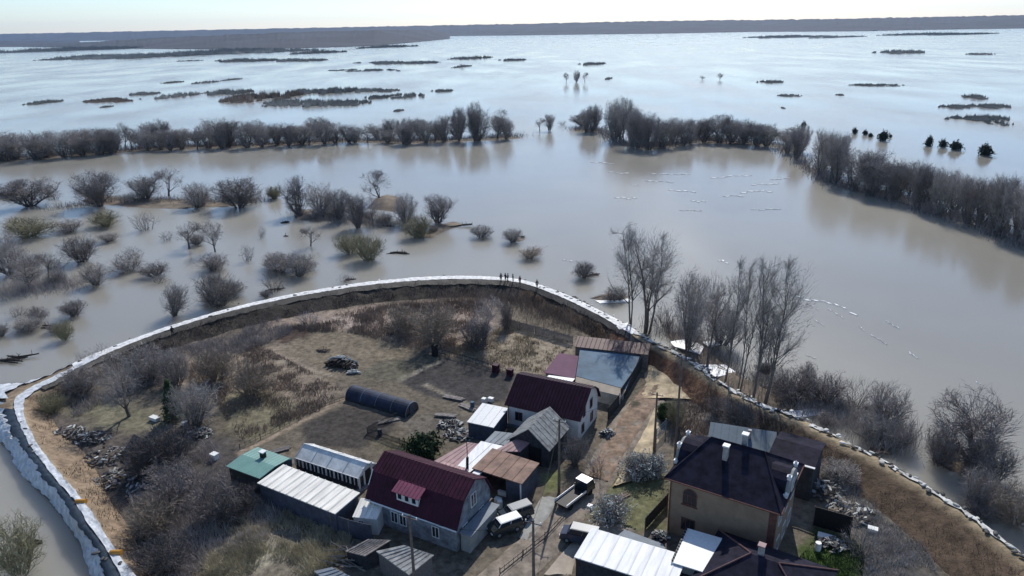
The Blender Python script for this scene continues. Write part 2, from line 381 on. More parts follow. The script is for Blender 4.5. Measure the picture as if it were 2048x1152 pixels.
def dike():
    R = resample([ci, co, toe, ow], .8); V = []; CC = []
    for s, (a, c, t, o) in R:
        i = s-1
        out = (o-c); out.z = 0; out.normalize()
        inn = (t-a)
        cross = [c+out*9+Vector((0, 0, -5.5)), o+Vector((0, 0, -.25)), c.lerp(o, .5), c, c.lerp(a, .5), a]+[a.lerp(t, k/6) for k in (1, 2, 3, 4, 5)]+[t+Vector((0, 0, .05)), t+(inn*.25)*Vector((1, 1, 0))+Vector((0, 0, -.6))]
        for k, p in enumerate(cross):
            p = Vector(p)
            if 6 <= k <= 10:
                p.z += nz(p, .45)*.35+nz(p, 1.5)*.15
            if k in (3, 4, 5): p.z += nz(p, .5)*.06
            V.append(p)
            # soil: tan sand on the left limb, dark earth along the back, brown clay on the right limb
            tan = np.array([.245, .185, .13]); dark = np.array([.062, .053, .045]); brn = np.array([.105, .075, .052]); red = np.array([.15, .085, .055]); sand = np.array([.36, .29, .19])
            if i < 9.5: c_ = tan
            elif i < 12: c_ = tan*(12-i)/2.5+dark*(i-9.5)/2.5
            elif i < 20: c_ = dark*(.9+.5*max(0, nz(p, .15)))
            elif i < 23: c_ = brn*.8
            elif i < 26: c_ = red
            elif i < 28: c_ = red*(28-i)/2+brn*(i-26)/2
            else: c_ = brn
            if k in (3, 4) and i > 21: c_ = sand*.9
            if k == 5 and i > 21: c_ = (sand+brn)*.45
            if k in (4, 5) and i < 13: c_ = sand*.9
            CC.append(tuple(c_)+(1,))
    nc = 13; nr = len(R)
    F = [(r*nc+k, r*nc+k+1, (r+1)*nc+k+1, (r+1)*nc+k) for r in range(nr-1) for k in range(nc-1)]
    me = np_mesh('embankment', [tuple(p) for p in V], F, mat_dike())
    ca = me.color_attributes.new('soil', 'FLOAT_COLOR', 'POINT'); ca.data.foreach_set('color', np.array(CC, dtype=np.float32).ravel()); me.shade_smooth()
    tag(obj_mesh('embankment', me), kind='structure')
dike()
def ribbon(name, m, i0, i1, f0, f1, rows_n=6, lift=.16, wr=.10, step=.5, ragged=0., holes=0., ridge=False):
    """f0,f1(a,c,t,o) give the two edges of the sheet"""
    R = [r for r in resample([ci, co, toe, ow], step) if i0 <= r[0]-1 <= i1]; V = []; F = []
    for s, (a, c, t, o) in R:
        p, q = f0(a, c, t, o), f1(a, c, t, o)
        for k in range(rows_n):
            u = k/(rows_n-1); e = 0
            if ragged: e = nz(p, .9, 4)*ragged*(1 if k == 0 else 0)-nz(p, .8, 9)*ragged*(1 if k == rows_n-1 else 0)
            x = p.lerp(q, u+e) if not ridge else (p.lerp(c, (u+e)*2) if u+e < .5 else c.lerp(q, (u+e)*2-1))
            x = x+Vector((0, 0, lift+abs(nz(x, 1.1, 2))*wr*2+nz(x, 3., 5)*wr*.5)); V.append(tuple(x))
    for r in range(len(R)-1):
        for k in range(rows_n-1):
            if holes and nz(V[r*rows_n+k], .7, 3)+.45*nz(V[r*rows_n+k], 2.4, 8) > holes: continue
            F.append((r*rows_n+k, r*rows_n+k+1, (r+1)*rows_n+k+1, (r+1)*rows_n+k))
    return np_mesh(name, V, F, m)
sh = thing('plastic_sheeting', 'white plastic sheeting covering the crest and water side of the embankment', 'sheeting')
lr = lambda p, q, u: p.lerp(q, u)
obj_mesh('outer_sheet', ribbon('outer_sheet', 'sheeting', -1, 12, lambda a, c, t, o: o-(c-o)*.12, lambda a, c, t, o: lr(c, o, .16), 12, ragged=.35, wr=.26), sh)
obj_mesh('inner_sheet', ribbon('inner_sheet', 'sheeting', -1, 12, lambda a, c, t, o: lr(c, a, .5), lambda a, c, t, o: lr(c, a, 1.06), 9, ragged=.14, wr=.17), sh)
obj_mesh('crest_sheet', ribbon('crest_sheet', 'crest_white', 11.5, 23.5, lambda a, c, t, o: lr(o, c, .7), lambda a, c, t, o: lr(c, a, .9), 9, wr=.08, lift=.16, ridge=True), sh)
obj_mesh('torn_sheet', ribbon('torn_sheet', 'torn_white', 23.3, 38, lambda a, c, t, o: lr(o, c, .7), lambda a, c, t, o: lr(c, a, .38), 7, wr=.12, ragged=.5, holes=.08, lift=.12, ridge=True), sh)
tag(obj_mesh('dark_tarp', ribbon('dark_tarp', 'dark_tarp', -1, 8.6, lambda a, c, t, o: lr(c, o, .2), lambda a, c, t, o: lr(c, a, .56), 5, lift=.10, ridge=True, ragged=.12)), 'dark blue tarpaulin strip lying along the middle of the left embankment crest', 'tarpaulin')
# dark fold of cloth under the white edge along the back
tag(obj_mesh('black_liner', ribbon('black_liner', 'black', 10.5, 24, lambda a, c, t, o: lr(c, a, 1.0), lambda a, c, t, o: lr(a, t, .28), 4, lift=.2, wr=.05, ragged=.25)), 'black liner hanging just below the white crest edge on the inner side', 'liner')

# ------------------------------------------------------------------ bare trees
rng = random.Random(7)
def rv(s=1.): return Vector((rng.gauss(0, s), rng.gauss(0, s), rng.gauss(0, s)))
def bare(kind, seed, wood='bark', twig='twig'):
    rng.seed(seed); wd = MB(); tw = []
    P = dict(willow=dict(n=6, sp=.55, L=6., r=.20, ch=6, trop=.10, lv=3, tl=1.5, tn=13, tw=.045, ang=.62, st=.15),
             round=dict(n=1, sp=.1, L=5.5, r=.34, ch=9, trop=.04, lv=4, tl=1.0, tn=9, tw=.04, ang=.85, st=.3),
             poplar=dict(n=2, sp=.12, L=15, r=.26, ch=20, trop=.04, lv=3, tl=1.1, tn=10, tw=.027, ang=.74, st=.3),
             bush=dict(n=16, sp=.75, L=2.6, r=.06, ch=6, trop=.06, lv=2, tl=.8, tn=12, tw=.028, ang=.6, st=.1),
             scrub=dict(n=9, sp=1.0, L=2.2, r=.05, ch=4, trop=.02, lv=2, tl=.7, tn=7, tw=.022, ang=.9, st=.1))[kind]
    def rec(p, d, L, r, lev):
        n = 7 if (kind == 'poplar' and lev == 0) else 4
        pts = [p.copy()]; rr = [r]; last = lev == P['lv']-1
        for k in range(n):
            d = (d+rv(.10 if lev == 0 else .17)+Vector((0, 0, P['trop']))).normalized(); p = p+d*(L/n); pts.append(p.copy()); rr.append(r*(1-.8*(k+1)/n))
            if kind == 'poplar' and lev == 0: L2 = L*.34*(1-.55*k/n)
            elif kind == 'round': L2 = L*.62
            else: L2 = L*.5
            if not last and (k+1)/n > P['st']:
                c = P['ch']/n if lev == 0 else (P['ch']*.55)/n
                m = int(c)+(rng.random() < c-int(c))
                for _ in range(m):
                    a = rng.random()*2*PI; side = Vector((math.cos(a), math.sin(a), rng.uniform(-.2, .5))); dd = (d*math.cos(P['ang'])+side*math.sin(P['ang'])).normalized()
                    q = pts[-2].lerp(pts[-1], rng.random()); rec(q, dd, L2*rng.uniform(.7, 1.2), rr[-1]*.6+.012, lev+1)
        wd.tube(pts, rr, 5 if lev == 0 else 3, cap=False) if lev < 2 or kind in ('bush', 'scrub') else None
        if lev >= 2:
            wd.tube(pts, [x*.8 for x in rr], 3, cap=False)
        if last or lev >= 1:
            m = P['tn'] if last else P['tn']//2
            for _ in range(m):
                k = rng.randrange(n); q = pts[k].lerp(pts[k+1], rng.random()); dd = (d*.8+rv(.45)+Vector((0, 0, .1))).normalized(); l = P['tl']*rng.uniform(.5, 1.3)
                s = dd.cross(rv()).normalized()*P['tw']*.5; tip = q+dd*l+rv(.06); tw.append((q-s, q+s, tip))
                # side twiglets
                for __ in range(2):
                    q2 = q.lerp(tip, rng.uniform(.3, .8)); d2 = (dd+rv(.5)).normalized(); s2 = d2.cross(rv()).normalized()*P['tw']*.4
                    tw.append((q2-s2, q2+s2, q2+d2*l*.5))
    for i in range(P['n']):
        a = 2*PI*i/P['n']+rng.random(); e = P['sp']*rng.uniform(.3, 1.) if P['n'] > 1 else P['sp']
        d = Vector((math.cos(a)*e, math.sin(a)*e, 1)).normalized(); b0 = Vector((math.cos(a), math.sin(a), 0))*(.25 if P['n'] < 8 else .5*rng.random()); b0.z = -.5 if kind != 'bush' else -.1
        rec(b0, d, P['L']*rng.uniform(.75, 1.1), P['r']*rng.uniform(.7, 1.), 0)
    tv = np.array([[tuple(x) for x in t] for t in tw]).reshape(-1, 3)
    h0 = np.percentile(tv[:, 2], 97); w0 = np.percentile(np.hypot(tv[:, 0], tv[:, 1]), 90)
    fx, nf, zb = dict(willow=(1., 1000, .22), round=(1.0, 800, .25), poplar=(1.15, 1100, .3), bush=(1., 700, -.3), scrub=(1.2, 300, -.1))[kind]
    def squash(p):
        c = h0*(.5+zb*.4); rz_ = h0-c; rx = w0*fx; zz = (p[:, 2]-c)/np.where(p[:, 2] > c, rz_, c+h0*.35)
        r = np.sqrt((p[:, 0]/rx)**2+(p[:, 1]/rx)**2+zz**2); k = np.where(r > 1, (1+(r-1)*.55)/np.maximum(r, 1e-6), 1.)
        q = p.copy(); q[:, 0] *= k; q[:, 1] *= k; q[:, 2] = np.where(p[:, 2] > c, c+(p[:, 2]-c)*k, p[:, 2]); return q
    rs = np.random.RandomState(seed); n = int(nf); d = rs.normal(0, 1, (n, 3)); d /= np.linalg.norm(d, axis=1)[:, None]; d[:, 2] = np.where(d[:, 2] < -.75, -d[:, 2], d[:, 2])
    lump = np.array([1+.55*noise.noise(Vector(x*2.2)+Vector((seed, 0, 0))) for x in d]); r = (rs.rand(n)**.45)*lump; c = h0*(.5+zb*.4)
    p = d*np.stack([r*w0*fx*.95, r*w0*fx*.95, r*(h0-c)*.97], 1); p[:, 2] += c; p[:, 2] = np.maximum(p[:, 2], .1+rs.rand(n)*h0*.25)
    if kind == 'poplar': p[:, :2] *= (.45+.55*np.clip(p[:, 2:3]/h0, 0, 1))
    g = d*np.array([1, 1, .6])+np.array([0, 0, .55])+rs.normal(0, .35, (n, 3)); g /= np.linalg.norm(g, axis=1)[:, None]; sd_ = np.cross(g, rs.normal(0, 1, (n, 3))); sd_ /= np.linalg.norm(sd_, axis=1)[:, None]
    sd_ *= P['tw']*.42; ll = P['tl']*(.5+rs.rand(n))[:, None]
    tv = np.vstack([tv, np.stack([p-sd_, p+sd_, p+g*ll], 1).reshape(-1, 3)]); tv = squash(tv); wd.v = [tuple(x) for x in squash(np.array(wd.v))]; tf = np.arange(len(tv)).reshape(-1, 3)
    hh = np.percentile(tv[:, 2], 99.5); ww = np.percentile(np.hypot(tv[:, 0], tv[:, 1]), 96)*2
    return dict(wood=wd.mesh('trunk', wood), twig=np_mesh('crown', tv, tf, twig), h=hh, w=ww)
PR = {}
for k, seeds in dict(willow=(1, 2, 3, 4), round=(11, 12, 13), poplar=(21, 22, 23), bush=(31, 32, 33), scrub=(41, 42)).items():
    PR[k] = [bare(k, s) for s in seeds]
def variant(base, tw, wd='bark'):
    out = []
    for p in PR[base]:
        t = p['twig'].copy(); t.materials[0] = MT[tw]; wm = p['wood'].copy(); wm.materials[0] = MT[wd]; out.append(dict(wood=wm, twig=t, h=p['h'], w=p['w']))
    return out
PR['willow_dark'] = variant('willow', 'twig_dark'); PR['bush_dark'] = variant('bush', 'twig_dark'); PR['bush_olive'] = variant('bush', 'twig_olive', 'twig_olive')
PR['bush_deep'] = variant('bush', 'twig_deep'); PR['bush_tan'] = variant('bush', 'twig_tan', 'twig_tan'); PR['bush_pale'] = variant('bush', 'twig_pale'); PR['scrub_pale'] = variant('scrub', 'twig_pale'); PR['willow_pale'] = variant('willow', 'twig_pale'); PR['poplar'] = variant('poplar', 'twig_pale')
cnt = [0]
def tree(kind, px, py, top, label, name=None, cat=None, group=None, wpx=None, base=0., lean=None, single=False):
    P = W(px, py, base); H = max(.6, height_at(P, top)); p = PR[kind][cnt[0] % len(PR[kind])]; cnt[0] += 1
    wd = (wpx/scale_at(P)) if wpx else H/p['h']*p['w']
    bushy = 'bush' in kind or 'scrub' in kind
    o = thing(name or ('bare_bush' if bushy else 'bare_tree'), label, cat or ('bush' if bushy else 'tree'), P, rng.random()*6.28, group)
    o.rotation_euler = (rng.gauss(0, .07), rng.gauss(0, .07), rng.random()*6.28)
    if lean: o.rotation_euler = (lean[1], lean[0], rng.random()*.3)
    o.scale = (wd/p['w'], wd/p['w'], H/p['h'])
    obj_mesh('stems' if bushy else 'trunk', p['wood'], o); obj_mesh('twigs' if bushy else 'crown', p['twig'], o)
    return o
def interp(L, x):
    for (x0, y0), (x1, y1) in zip(L, L[1:]):
        if x <= x1: return y0+(y1-y0)*max(0, (x-x0))/(x1-x0)
    return L[-1][1]
def belt(base, tops, x0, x1, step, label, group, back=14, wp=47, kinds=('willow', 'willow_dark', 'willow_pale', 'round', 'willow')):
    x = x0; i = 0
    while x < x1:
        for row in range(2):
            xx = x+rng.uniform(-.45, .45)*step+row*step*.35; by = interp(base, xx)-row*back*.9+rng.uniform(-2, 2)
            ty = interp(tops, xx)+rng.uniform(-4, 16)+(0 if row else 4)
            if row == 1 and rng.random() < .22: continue
            seg = ('left', 'middle', 'right')[min(2, max(0, int(3*(xx-x0)/(x1-x0))))]
            tree(kinds[(i+row) % len(kinds)], xx, by, min(ty, by-25), label % (('front', 'back')[row], seg), group=group, name='bare_willow', wpx=wp*rng.uniform(.6, 1.2))
        x += step*rng.uniform(.8, 1.2); i += 1
rng.seed(5)
BL = [(-60, 330), (0, 322), (100, 316), (200, 309), (300, 301), (400, 297), (500, 295), (600, 290), (700, 284), (800, 288), (900, 284), (1040, 277)]
TL = [(-60, 275), (0, 270), (50, 262), (100, 264), (150, 254), (200, 258), (250, 244), (330, 240), (390, 258), (430, 240), (500, 238), (560, 246), (610, 236), (660, 238), (700, 236), (760, 244), (800, 238), (870, 238), (905, 222), (935, 205), (990, 208), (1010, 232), (1040, 240)]
belt(BL, TL, -50, 1030, 24, 'bare willow, %s row, %s third of the long left belt', 'willows of the left belt')
BR = [(1155, 263), (1200, 266), (1240, 290), (1300, 299), (1350, 294), (1400, 284), (1450, 287), (1560, 294)]
TR = [(1155, 225), (1185, 208), (1218, 186), (1245, 190), (1262, 212), (1300, 222), (1340, 236), (1390, 232), (1440, 226), (1500, 236), (1545, 245), (1560, 262)]
belt(BR, TR, 1165, 1550, 23, 'bare willow, %s row, %s third of the central belt', 'willows of the central belt')
B2 = [(1565, 300), (1620, 338), (1660, 366), (1720, 385), (1790, 402), (1870, 430), (1950, 452), (2060, 494), (2120, 515)]
T2 = [(1565, 262), (1600, 248), (1650, 256), (1690, 272), (1720, 288), (1760, 312), (1790, 320), (1830, 320), (1880, 330), (1950, 342), (2000, 350), (2060, 362), (2120, 372)]
belt(B2, T2, 1580, 2110, 25, 'bare willow, %s row, %s third of the right edge belt', 'willows of the right belt', back=26, wp=54)

# low dark brush along the foot of each belt, and mud banks beneath
def blades(name, pts, n, h, wdt, m, spread=.5, flat=.25, seed=3):
    """pts: list of (polygon in world coords) ; returns mesh of n thin blades"""
    rs = np.random.RandomState(seed); A = np.array([p[:2] for p in pts]); lo, hi = A.min(0), A.max(0); Q = np.empty((0, 2))
    while len(Q) < n:
        c = lo+rs.rand(n*3, 2)*(hi-lo); c = c[pip(c, [tuple(a) for a in A])]
        c = c[fbm(c, .35, seed) > .36+.25*rs.rand(len(c))] if len(c) else c; Q = np.vstack([Q, c])
    Q = Q[:n]; hh = h*(.4+.9*rs.rand(n))*(.5+fbm(Q, .3, seed+3)); a = rs.rand(n)*2*PI; t = rs.normal(0, spread, (n, 2))*hh[:, None]
    s = np.stack([np.cos(a), np.sin(a)], 1)*wdt*.5; z = np.full(n, GZ-.05)
    v = np.stack([np.column_stack([Q-s, z]), np.column_stack([Q+s, z]), np.column_stack([Q+t, z+hh])], 1).reshape(-1, 3)
    return np_mesh(name, v, np.arange(3*n).reshape(-1, 3), m)
def brush_strip(name, line, n, h, wdt, m, depth, seed=1, z=0.):
    rs = np.random.RandomState(seed); P = [W(x, y, z) for x, y in line]; v = []
    seg = rs.randint(0, len(P)-1, n); u = rs.rand(n)
    for k in range(n):
        p = P[seg[k]].lerp(P[seg[k]+1], u[k]); p = p+Vector((rs.normal(0, depth), rs.normal(0, depth)+depth*.8, 0)); hh = h*(.4+rs.rand())*(1+nz(p, .12)); a = rs.rand()*6.28
        s = Vector((math.cos(a), math.sin(a), 0))*wdt*.5; t = Vector((rs.normal(0, .35)*hh, rs.normal(0, .35)*hh, hh)); v += [tuple(p-s), tuple(p+s), tuple(p+t)]
    return np_mesh(name, np.array(v), np.arange(3*n).reshape(-1, 3), m)
for nm, L, n_, in (('left', BL, 10000), ('central', BR, 5000), ('right', B2, 5000)):
    tag(obj_mesh('waterside_brush', brush_strip('waterside_brush', [(x, y-3) for x, y in L], n_, 2.2, .16, 'twig_dark', 3.0 if nm != 'right' else 2.5)), 'low dark brush along the waterline of the %s willow belt' % nm, 'brush', kind='stuff')
    b = MB(); P = [W(x, y, 0) for x, y in L]
    for i in range(len(P)-1):
        for k in range(8):
            u0, u1 = k/8, (k+1)/8; a, c = P[i].lerp(P[i+1], u0), P[i].lerp(P[i+1], u1); d = Vector((0, 9, 0))
            f = lambda p, o: p+Vector((0, nz(p, .15, o)*2, 0))
            b.face([f(a, 1)+Vector((0, 0, -.2)), f(c, 1)+Vector((0, 0, -.2)), f(c, 1)+Vector((0, 1.2, .25)), f(a, 1)+Vector((0, 1.2, .25))])
            b.face([f(a, 1)+Vector((0, 1.2, .25)), f(c, 1)+Vector((0, 1.2, .25)), f(c, 1)+d+Vector((0, 0, -.2)), f(a, 1)+d+Vector((0, 0, -.2))])
    tag(b.build('mud_bank', 'mud'), kind='structure')

# ------------------------------------------------------------------ individual trees and bushes standing in the flood
LST = [
 ('round', 1080, 262, 236, 26, 'small bare tree standing alone in the gap between the two belts'),
 ('willow', 1099, 262, 228, 22, 'taller bare tree in the gap between the two belts'),
 ('scrub', 1125, 250, 240, 22, 'low bare scrub at the right of the gap between the belts'),
 ('willow_dark', 60, 412, 358, 92, 'broad bare willow clump standing in water at the far left'),
 ('willow_dark', 201, 412, 343, 84, 'round bare willow above the olive bushes on the left'),
 ('willow', 292, 398, 352, 62, 'bare willow left of the forked tree in the middle left water'),
 ('round', 335, 392, 334, 56, 'dark forked bare tree standing in the middle left water'),
 ('bush', 396, 414, 366, 62, 'grey round bush left of the large dark round bush'),
 ('willow_dark', 478, 416, 356, 92, 'large dark round willow right of the grey round bush'),
 ('bush_olive', 548, 398, 372, 34, 'small greenish bush right of the large dark round willow'),
 ('willow_dark', 598, 430, 353, 54, 'dense tall willow at the left end of the central islet trees'),
 ('willow', 640, 428, 366, 56, 'grey willow right of the dense tall willow on the islet'),
 ('willow', 678, 440, 378, 50, 'bare willow in the middle of the islet trees'),
 ('willow_dark', 716, 456, 388, 50, 'bare dark willow at the front of the islet trees'),
 ('round', 746, 452, 392, 40, 'thin bare tree in front of the brown islet hump'),
 ('round', 764, 402, 340, 62, 'bare forked tree rising from the brown islet hump'),
 ('willow', 811, 446, 386, 48, 'light grey willow right of the brown islet hump'),
 ('willow_dark', 876, 446, 390, 62, 'round bare willow on the small shoal at the right'),
 ('bush_olive', 838, 474, 434, 70, 'olive green bush left of the shoal'),
 ('bush_olive', 700, 506, 466, 60, 'left half of the yellowish bush pair before the islet'),
 ('bush_olive', 740, 520, 466, 72, 'large yellowish bush before the islet'),
 ('round', 620, 492, 452, 46, 'small dark leaning tree left of the yellowish bush pair'),
 ('bush_pale', 962, 474, 450, 50, 'low dome shaped bush, first of the small bushes right of the shoal'),
 ('bush_pale', 1026, 484, 456, 46, 'low bush with a dark log on its right'),
 ('bush_tan', 1061, 517, 496, 58, 'low olive brown dome bush farthest right of the small bushes'),
 ('bush_dark', 1168, 555, 524, 56, 'dark bush in the water left of the tall poplars'),
 ('bush_olive', 60, 474, 434, 92, 'wide olive bush at the far left of the flood'),
 ('bush_olive', 212, 452, 422, 62, 'olive bush below the round bare willow on the left'),
 ('bush', 140, 462, 440, 60, 'low grey bush between the two olive bushes'),
 ('scrub', 293, 460, 422, 50, 'small grey bush right of the olive bush'),
 ('round', 380, 498, 446, 58, 'grey spreading tree beside the dark trunked tree in the left water'),
 ('round', 432, 504, 440, 46, 'dark trunked tree standing beside the grey spreading tree'),
 ('bush_dark', 166, 523, 470, 62, 'dark fan shaped bush at the left of the flood'),
 ('bush', 191, 570, 528, 56, 'grey spiky bush below the dark fan shaped bush'),
 ('willow', 20, 550, 468, 70, 'bare tree clump at the left photo edge'),
 ('round', 62, 580, 492, 60, 'dark leaning tree at the lower left of the flood'),
 ('round', 95, 560, 505, 42, 'smaller leaning tree right of the dark leaning tree'),
 ('scrub', 126, 568, 520, 24, 'thin upright bare stem group in the left water'),
 ('bush', 438, 612, 546, 84, 'wide grey bush close to the dike on its water side'),
 ('bush', 350, 632, 568, 52, 'grey bush just beyond the dike, left of the wide grey bush'),
 ('scrub', 548, 586, 540, 50, 'small dark bush close to the dike below the long thicket'),
 ('bush', 560, 545, 508, 66, 'left part of the long low purplish thicket'),
 ('bush_pale', 600, 552, 506, 66, 'right part of the long low purplish thicket'),
 ('scrub', 495, 522, 488, 30, 'tiny forked shrub between the tree pair and the purplish thicket'),
 ('scrub', 524, 475, 450, 18, 'tiny twig tuft in open water left of the log'),
 ('scrub', 690, 564, 548, 34, 'low twigs in the water close to the back dike'),
 ('scrub', 265, 512, 492, 38, 'small pale scrub right of the dark fan shaped bush'),
 ('scrub', 318, 566, 548, 38, 'faint pale scrub in the middle of the left water'),
 ('bush_olive', 550, 395, 380, 30, 'small pale green bush by the channel'),
 ('bush_olive', 130, 680, 640, 36, 'greenish bush in the water left of the dike corner'),
 ('scrub', 205, 728, 688, 60, 'thin bare shrub behind the dike crest at the left corner'),
 ('scrub', 170, 740, 700, 40, 'thinner bare shrub nearest the dike corner'),
 ('bush_olive', 38, 1150, 1042, 90, 'drowned olive brown bush at the bottom left corner'),
 ('scrub', 70, 655, 630, 50, 'low drowned scrub left of the greenish bush'),
 ('bush', 5, 672, 648, 30, 'low drowned scrub cut by the left photo edge'),
 # right shore
 ('bush', 1230, 600, 575, 60, 'low scrub on the drift of ice left of the poplars'),
 ('scrub', 1330, 655, 600, 70, 'grey scrub at the foot of the double poplar'),
 ('bush', 1440, 690, 610, 80, 'grey scrub between the kinked tree and the tall poplars'),
 ('scrub', 1540, 735, 650, 90, 'grey scrub at the right foot of the tall poplars'),
 ('bush_dark', 1590, 800, 745, 90, 'dark flat bush on the waterline right of the tall poplars'),
 ('bush_dark', 1650, 808, 750, 80, 'second dark flat bush on the waterline right of the tall poplars'),
 ('willow', 1612, 770, 725, 34, 'small green grey tree above the dark flat bushes'),
 ('scrub_pale', 1710, 815, 755, 80, 'pale scrub between the dark flat bushes and the upright bush'),
 ('bush', 1768, 852, 768, 78, 'upright grey bush in the water beyond the right dike'),
 ('bush_pale', 1745, 880, 830, 70, 'pale tangled scrub below the upright grey bush'),
 ('bush', 1795, 895, 840, 60, 'grey tangled scrub beside the pale tangled scrub'),
 ('willow_dark', 1955, 935, 792, 130, 'large dark round willow beyond the right dike'),
 ('bush_dark', 1880, 930, 850, 60, 'dark bush at the left foot of the large dark round willow'),
 ('bush', 1985, 960, 880, 80, 'grey bush at the right foot of the large dark round willow'),
 ('bush', 1945, 1010, 935, 60, 'grey bush between the large willow and the dike'),
 ('bush_tan', 2030, 1045, 955, 80, 'brownish bush at the right photo edge beyond the dike'),
]
for k, x, y, t, wp, lab in LST:
    tree(k, x, y, t, lab, wpx=wp)
rng.seed(77)
for i, (cx, cy, wx, wy, n_) in enumerate([(60, 395, 60, 20, 5), (290, 400, 50, 10, 4), (440, 405, 70, 8, 5), (640, 430, 50, 12, 7), (740, 440, 50, 14, 6), (60, 545, 60, 30, 7), (100, 650, 80, 20, 6), (330, 520, 120, 40, 7), (600, 540, 60, 15, 4), (860, 465, 25, 6, 3), (480, 590, 60, 20, 4), (1700, 830, 60, 20, 6), (1560, 770, 50, 25, 6), (1900, 920, 50, 15, 4), (1980, 1020, 40, 20, 4)]):
    for k in range(n_):
        x = cx+rng.uniform(-1, 1)*wx; y = cy+rng.uniform(-1, 1)*wy; hh_ = rng.uniform(14, 30)*(.75 if y < 480 else 1.1)
        reg = 'among the left flood bushes' if x < 560 else 'around the islet' if x < 1000 else 'beyond the right dike'
        tree(rng.choice(['scrub', 'bush', 'bush_pale', 'scrub_pale', 'bush_dark']), x, y, y-hh_, 'small drowned shrub '+reg, name='drowned_shrub', group='small drowned shrubs '+reg, wpx=hh_*rng.uniform(1.2, 2.4))
# tall poplars on the right shore
for k, x, y, t, wp, ln, lab in [
 ('poplar', 1262, 660, 452, 92, None, 'slender tall poplar standing at the left of the poplar row'),
 ('poplar', 1292, 662, 458, 108, (.06, 0), 'double stemmed tall poplar right of the slender poplar'),
 ('poplar', 1300, 664, 470, 70, (.18, 0), 'leaning poplar stem beside the double stemmed poplar'),
 ('willow', 1376, 700, 545, 76, None, 'multi stemmed dark tree in the middle of the poplar row'),
 ('round', 1412, 735, 548, 84, (.03, 0), 'tree with a kinked black trunk growing on the dike edge'),
 ('poplar', 1448, 780, 522, 66, (.12, 0), 'first of the four tall poplars at the right of the row'),
 ('poplar', 1478, 786, 518, 74, (.10, 0), 'second of the four tall poplars at the right of the row'),
 ('poplar', 1506, 800, 516, 80, (.10, 0), 'third of the four tall poplars at the right of the row'),
 ('poplar', 1532, 806, 524, 96, (.14, 0), 'rightmost tall poplar, with a wide hazy crown'),
]:
    tree(k, x, y, t, lab, wpx=wp, lean=ln, name='poplar_tree' if k == 'poplar' else 'bare_tree', base=.4)
# trees and shrubs inside the village
for k, x, y, t, wp, lab in [
 ('round', 262, 830, 705, 76, 'bare grey tree inside the left dike corner'),
 ('bush', 165, 785, 735, 70, 'brown grey brush under the dike at the left corner'),
 ('bush', 300, 760, 690, 80, 'brush clump on the inner dike slope at the upper left'),
 ('bush_olive', 105, 825, 785, 50, 'yellow green bush in the dike corner'),
 ('bush_pale', 395, 850, 770, 80, 'hazy grey bare tree right of the small spruce'),
 ('round', 378, 860, 770, 60, 'thin dark stemmed tree right of the small spruce'),
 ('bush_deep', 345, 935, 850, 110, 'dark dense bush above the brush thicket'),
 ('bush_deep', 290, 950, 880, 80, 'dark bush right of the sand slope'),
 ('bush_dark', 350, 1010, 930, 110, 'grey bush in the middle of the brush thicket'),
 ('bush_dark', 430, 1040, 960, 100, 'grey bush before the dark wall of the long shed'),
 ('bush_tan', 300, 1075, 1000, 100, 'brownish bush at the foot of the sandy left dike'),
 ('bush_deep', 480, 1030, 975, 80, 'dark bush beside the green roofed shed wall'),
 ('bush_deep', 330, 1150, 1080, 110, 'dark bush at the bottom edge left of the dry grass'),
 ('bush_tan', 870, 690, 612, 110, 'tan leafless bush on the dry field under the back dike'),
 ('bush_tan', 805, 665, 612, 80, 'tan bush at the left of the dry field'),
 ('round', 972, 690, 585, 72, 'brown bare tree in the middle of the dry field'),
 ('bush_dark', 955, 695, 640, 70, 'dark bush at the foot of the brown bare tree'),
 ('bush_dark', 1012, 660, 605, 34, 'small dark bush at the corner of the pale fence'),
 ('bush_tan', 500, 790, 725, 90, 'tan dry bush in the middle of the rough plot'),
 ('bush_tan', 430, 760, 700, 80, 'tan dry bush at the left of the rough plot'),
 ('bush', 355, 770, 700, 60, 'grey bush at the foot of the back dike on the left'),
 ('scrub', 620, 650, 620, 60, 'low dark scrub at the foot of the back dike'),
 ('bush', 1150, 930, 872, 60, 'round grey bush between the grey barn and the dirt road'),
 ('scrub', 1195, 950, 900, 50, 'grey twigs on the verge of the dirt road'),
 ('bush_dark', 1480, 860, 800, 70, 'dark bush behind the blue grey lean-to roof'),
 ('scrub', 1440, 830, 790, 60, 'grey scrub under the dike behind the big house'),
 ('bush_pale', 1680, 960, 925, 70, 'pale bush between the big house and the right dike'),
 ('scrub', 1720, 1110, 1050, 70, 'grey twigs right of the green lawn'),
]:
    tree(k, x, y, t, lab, wpx=wp, base=GZ)

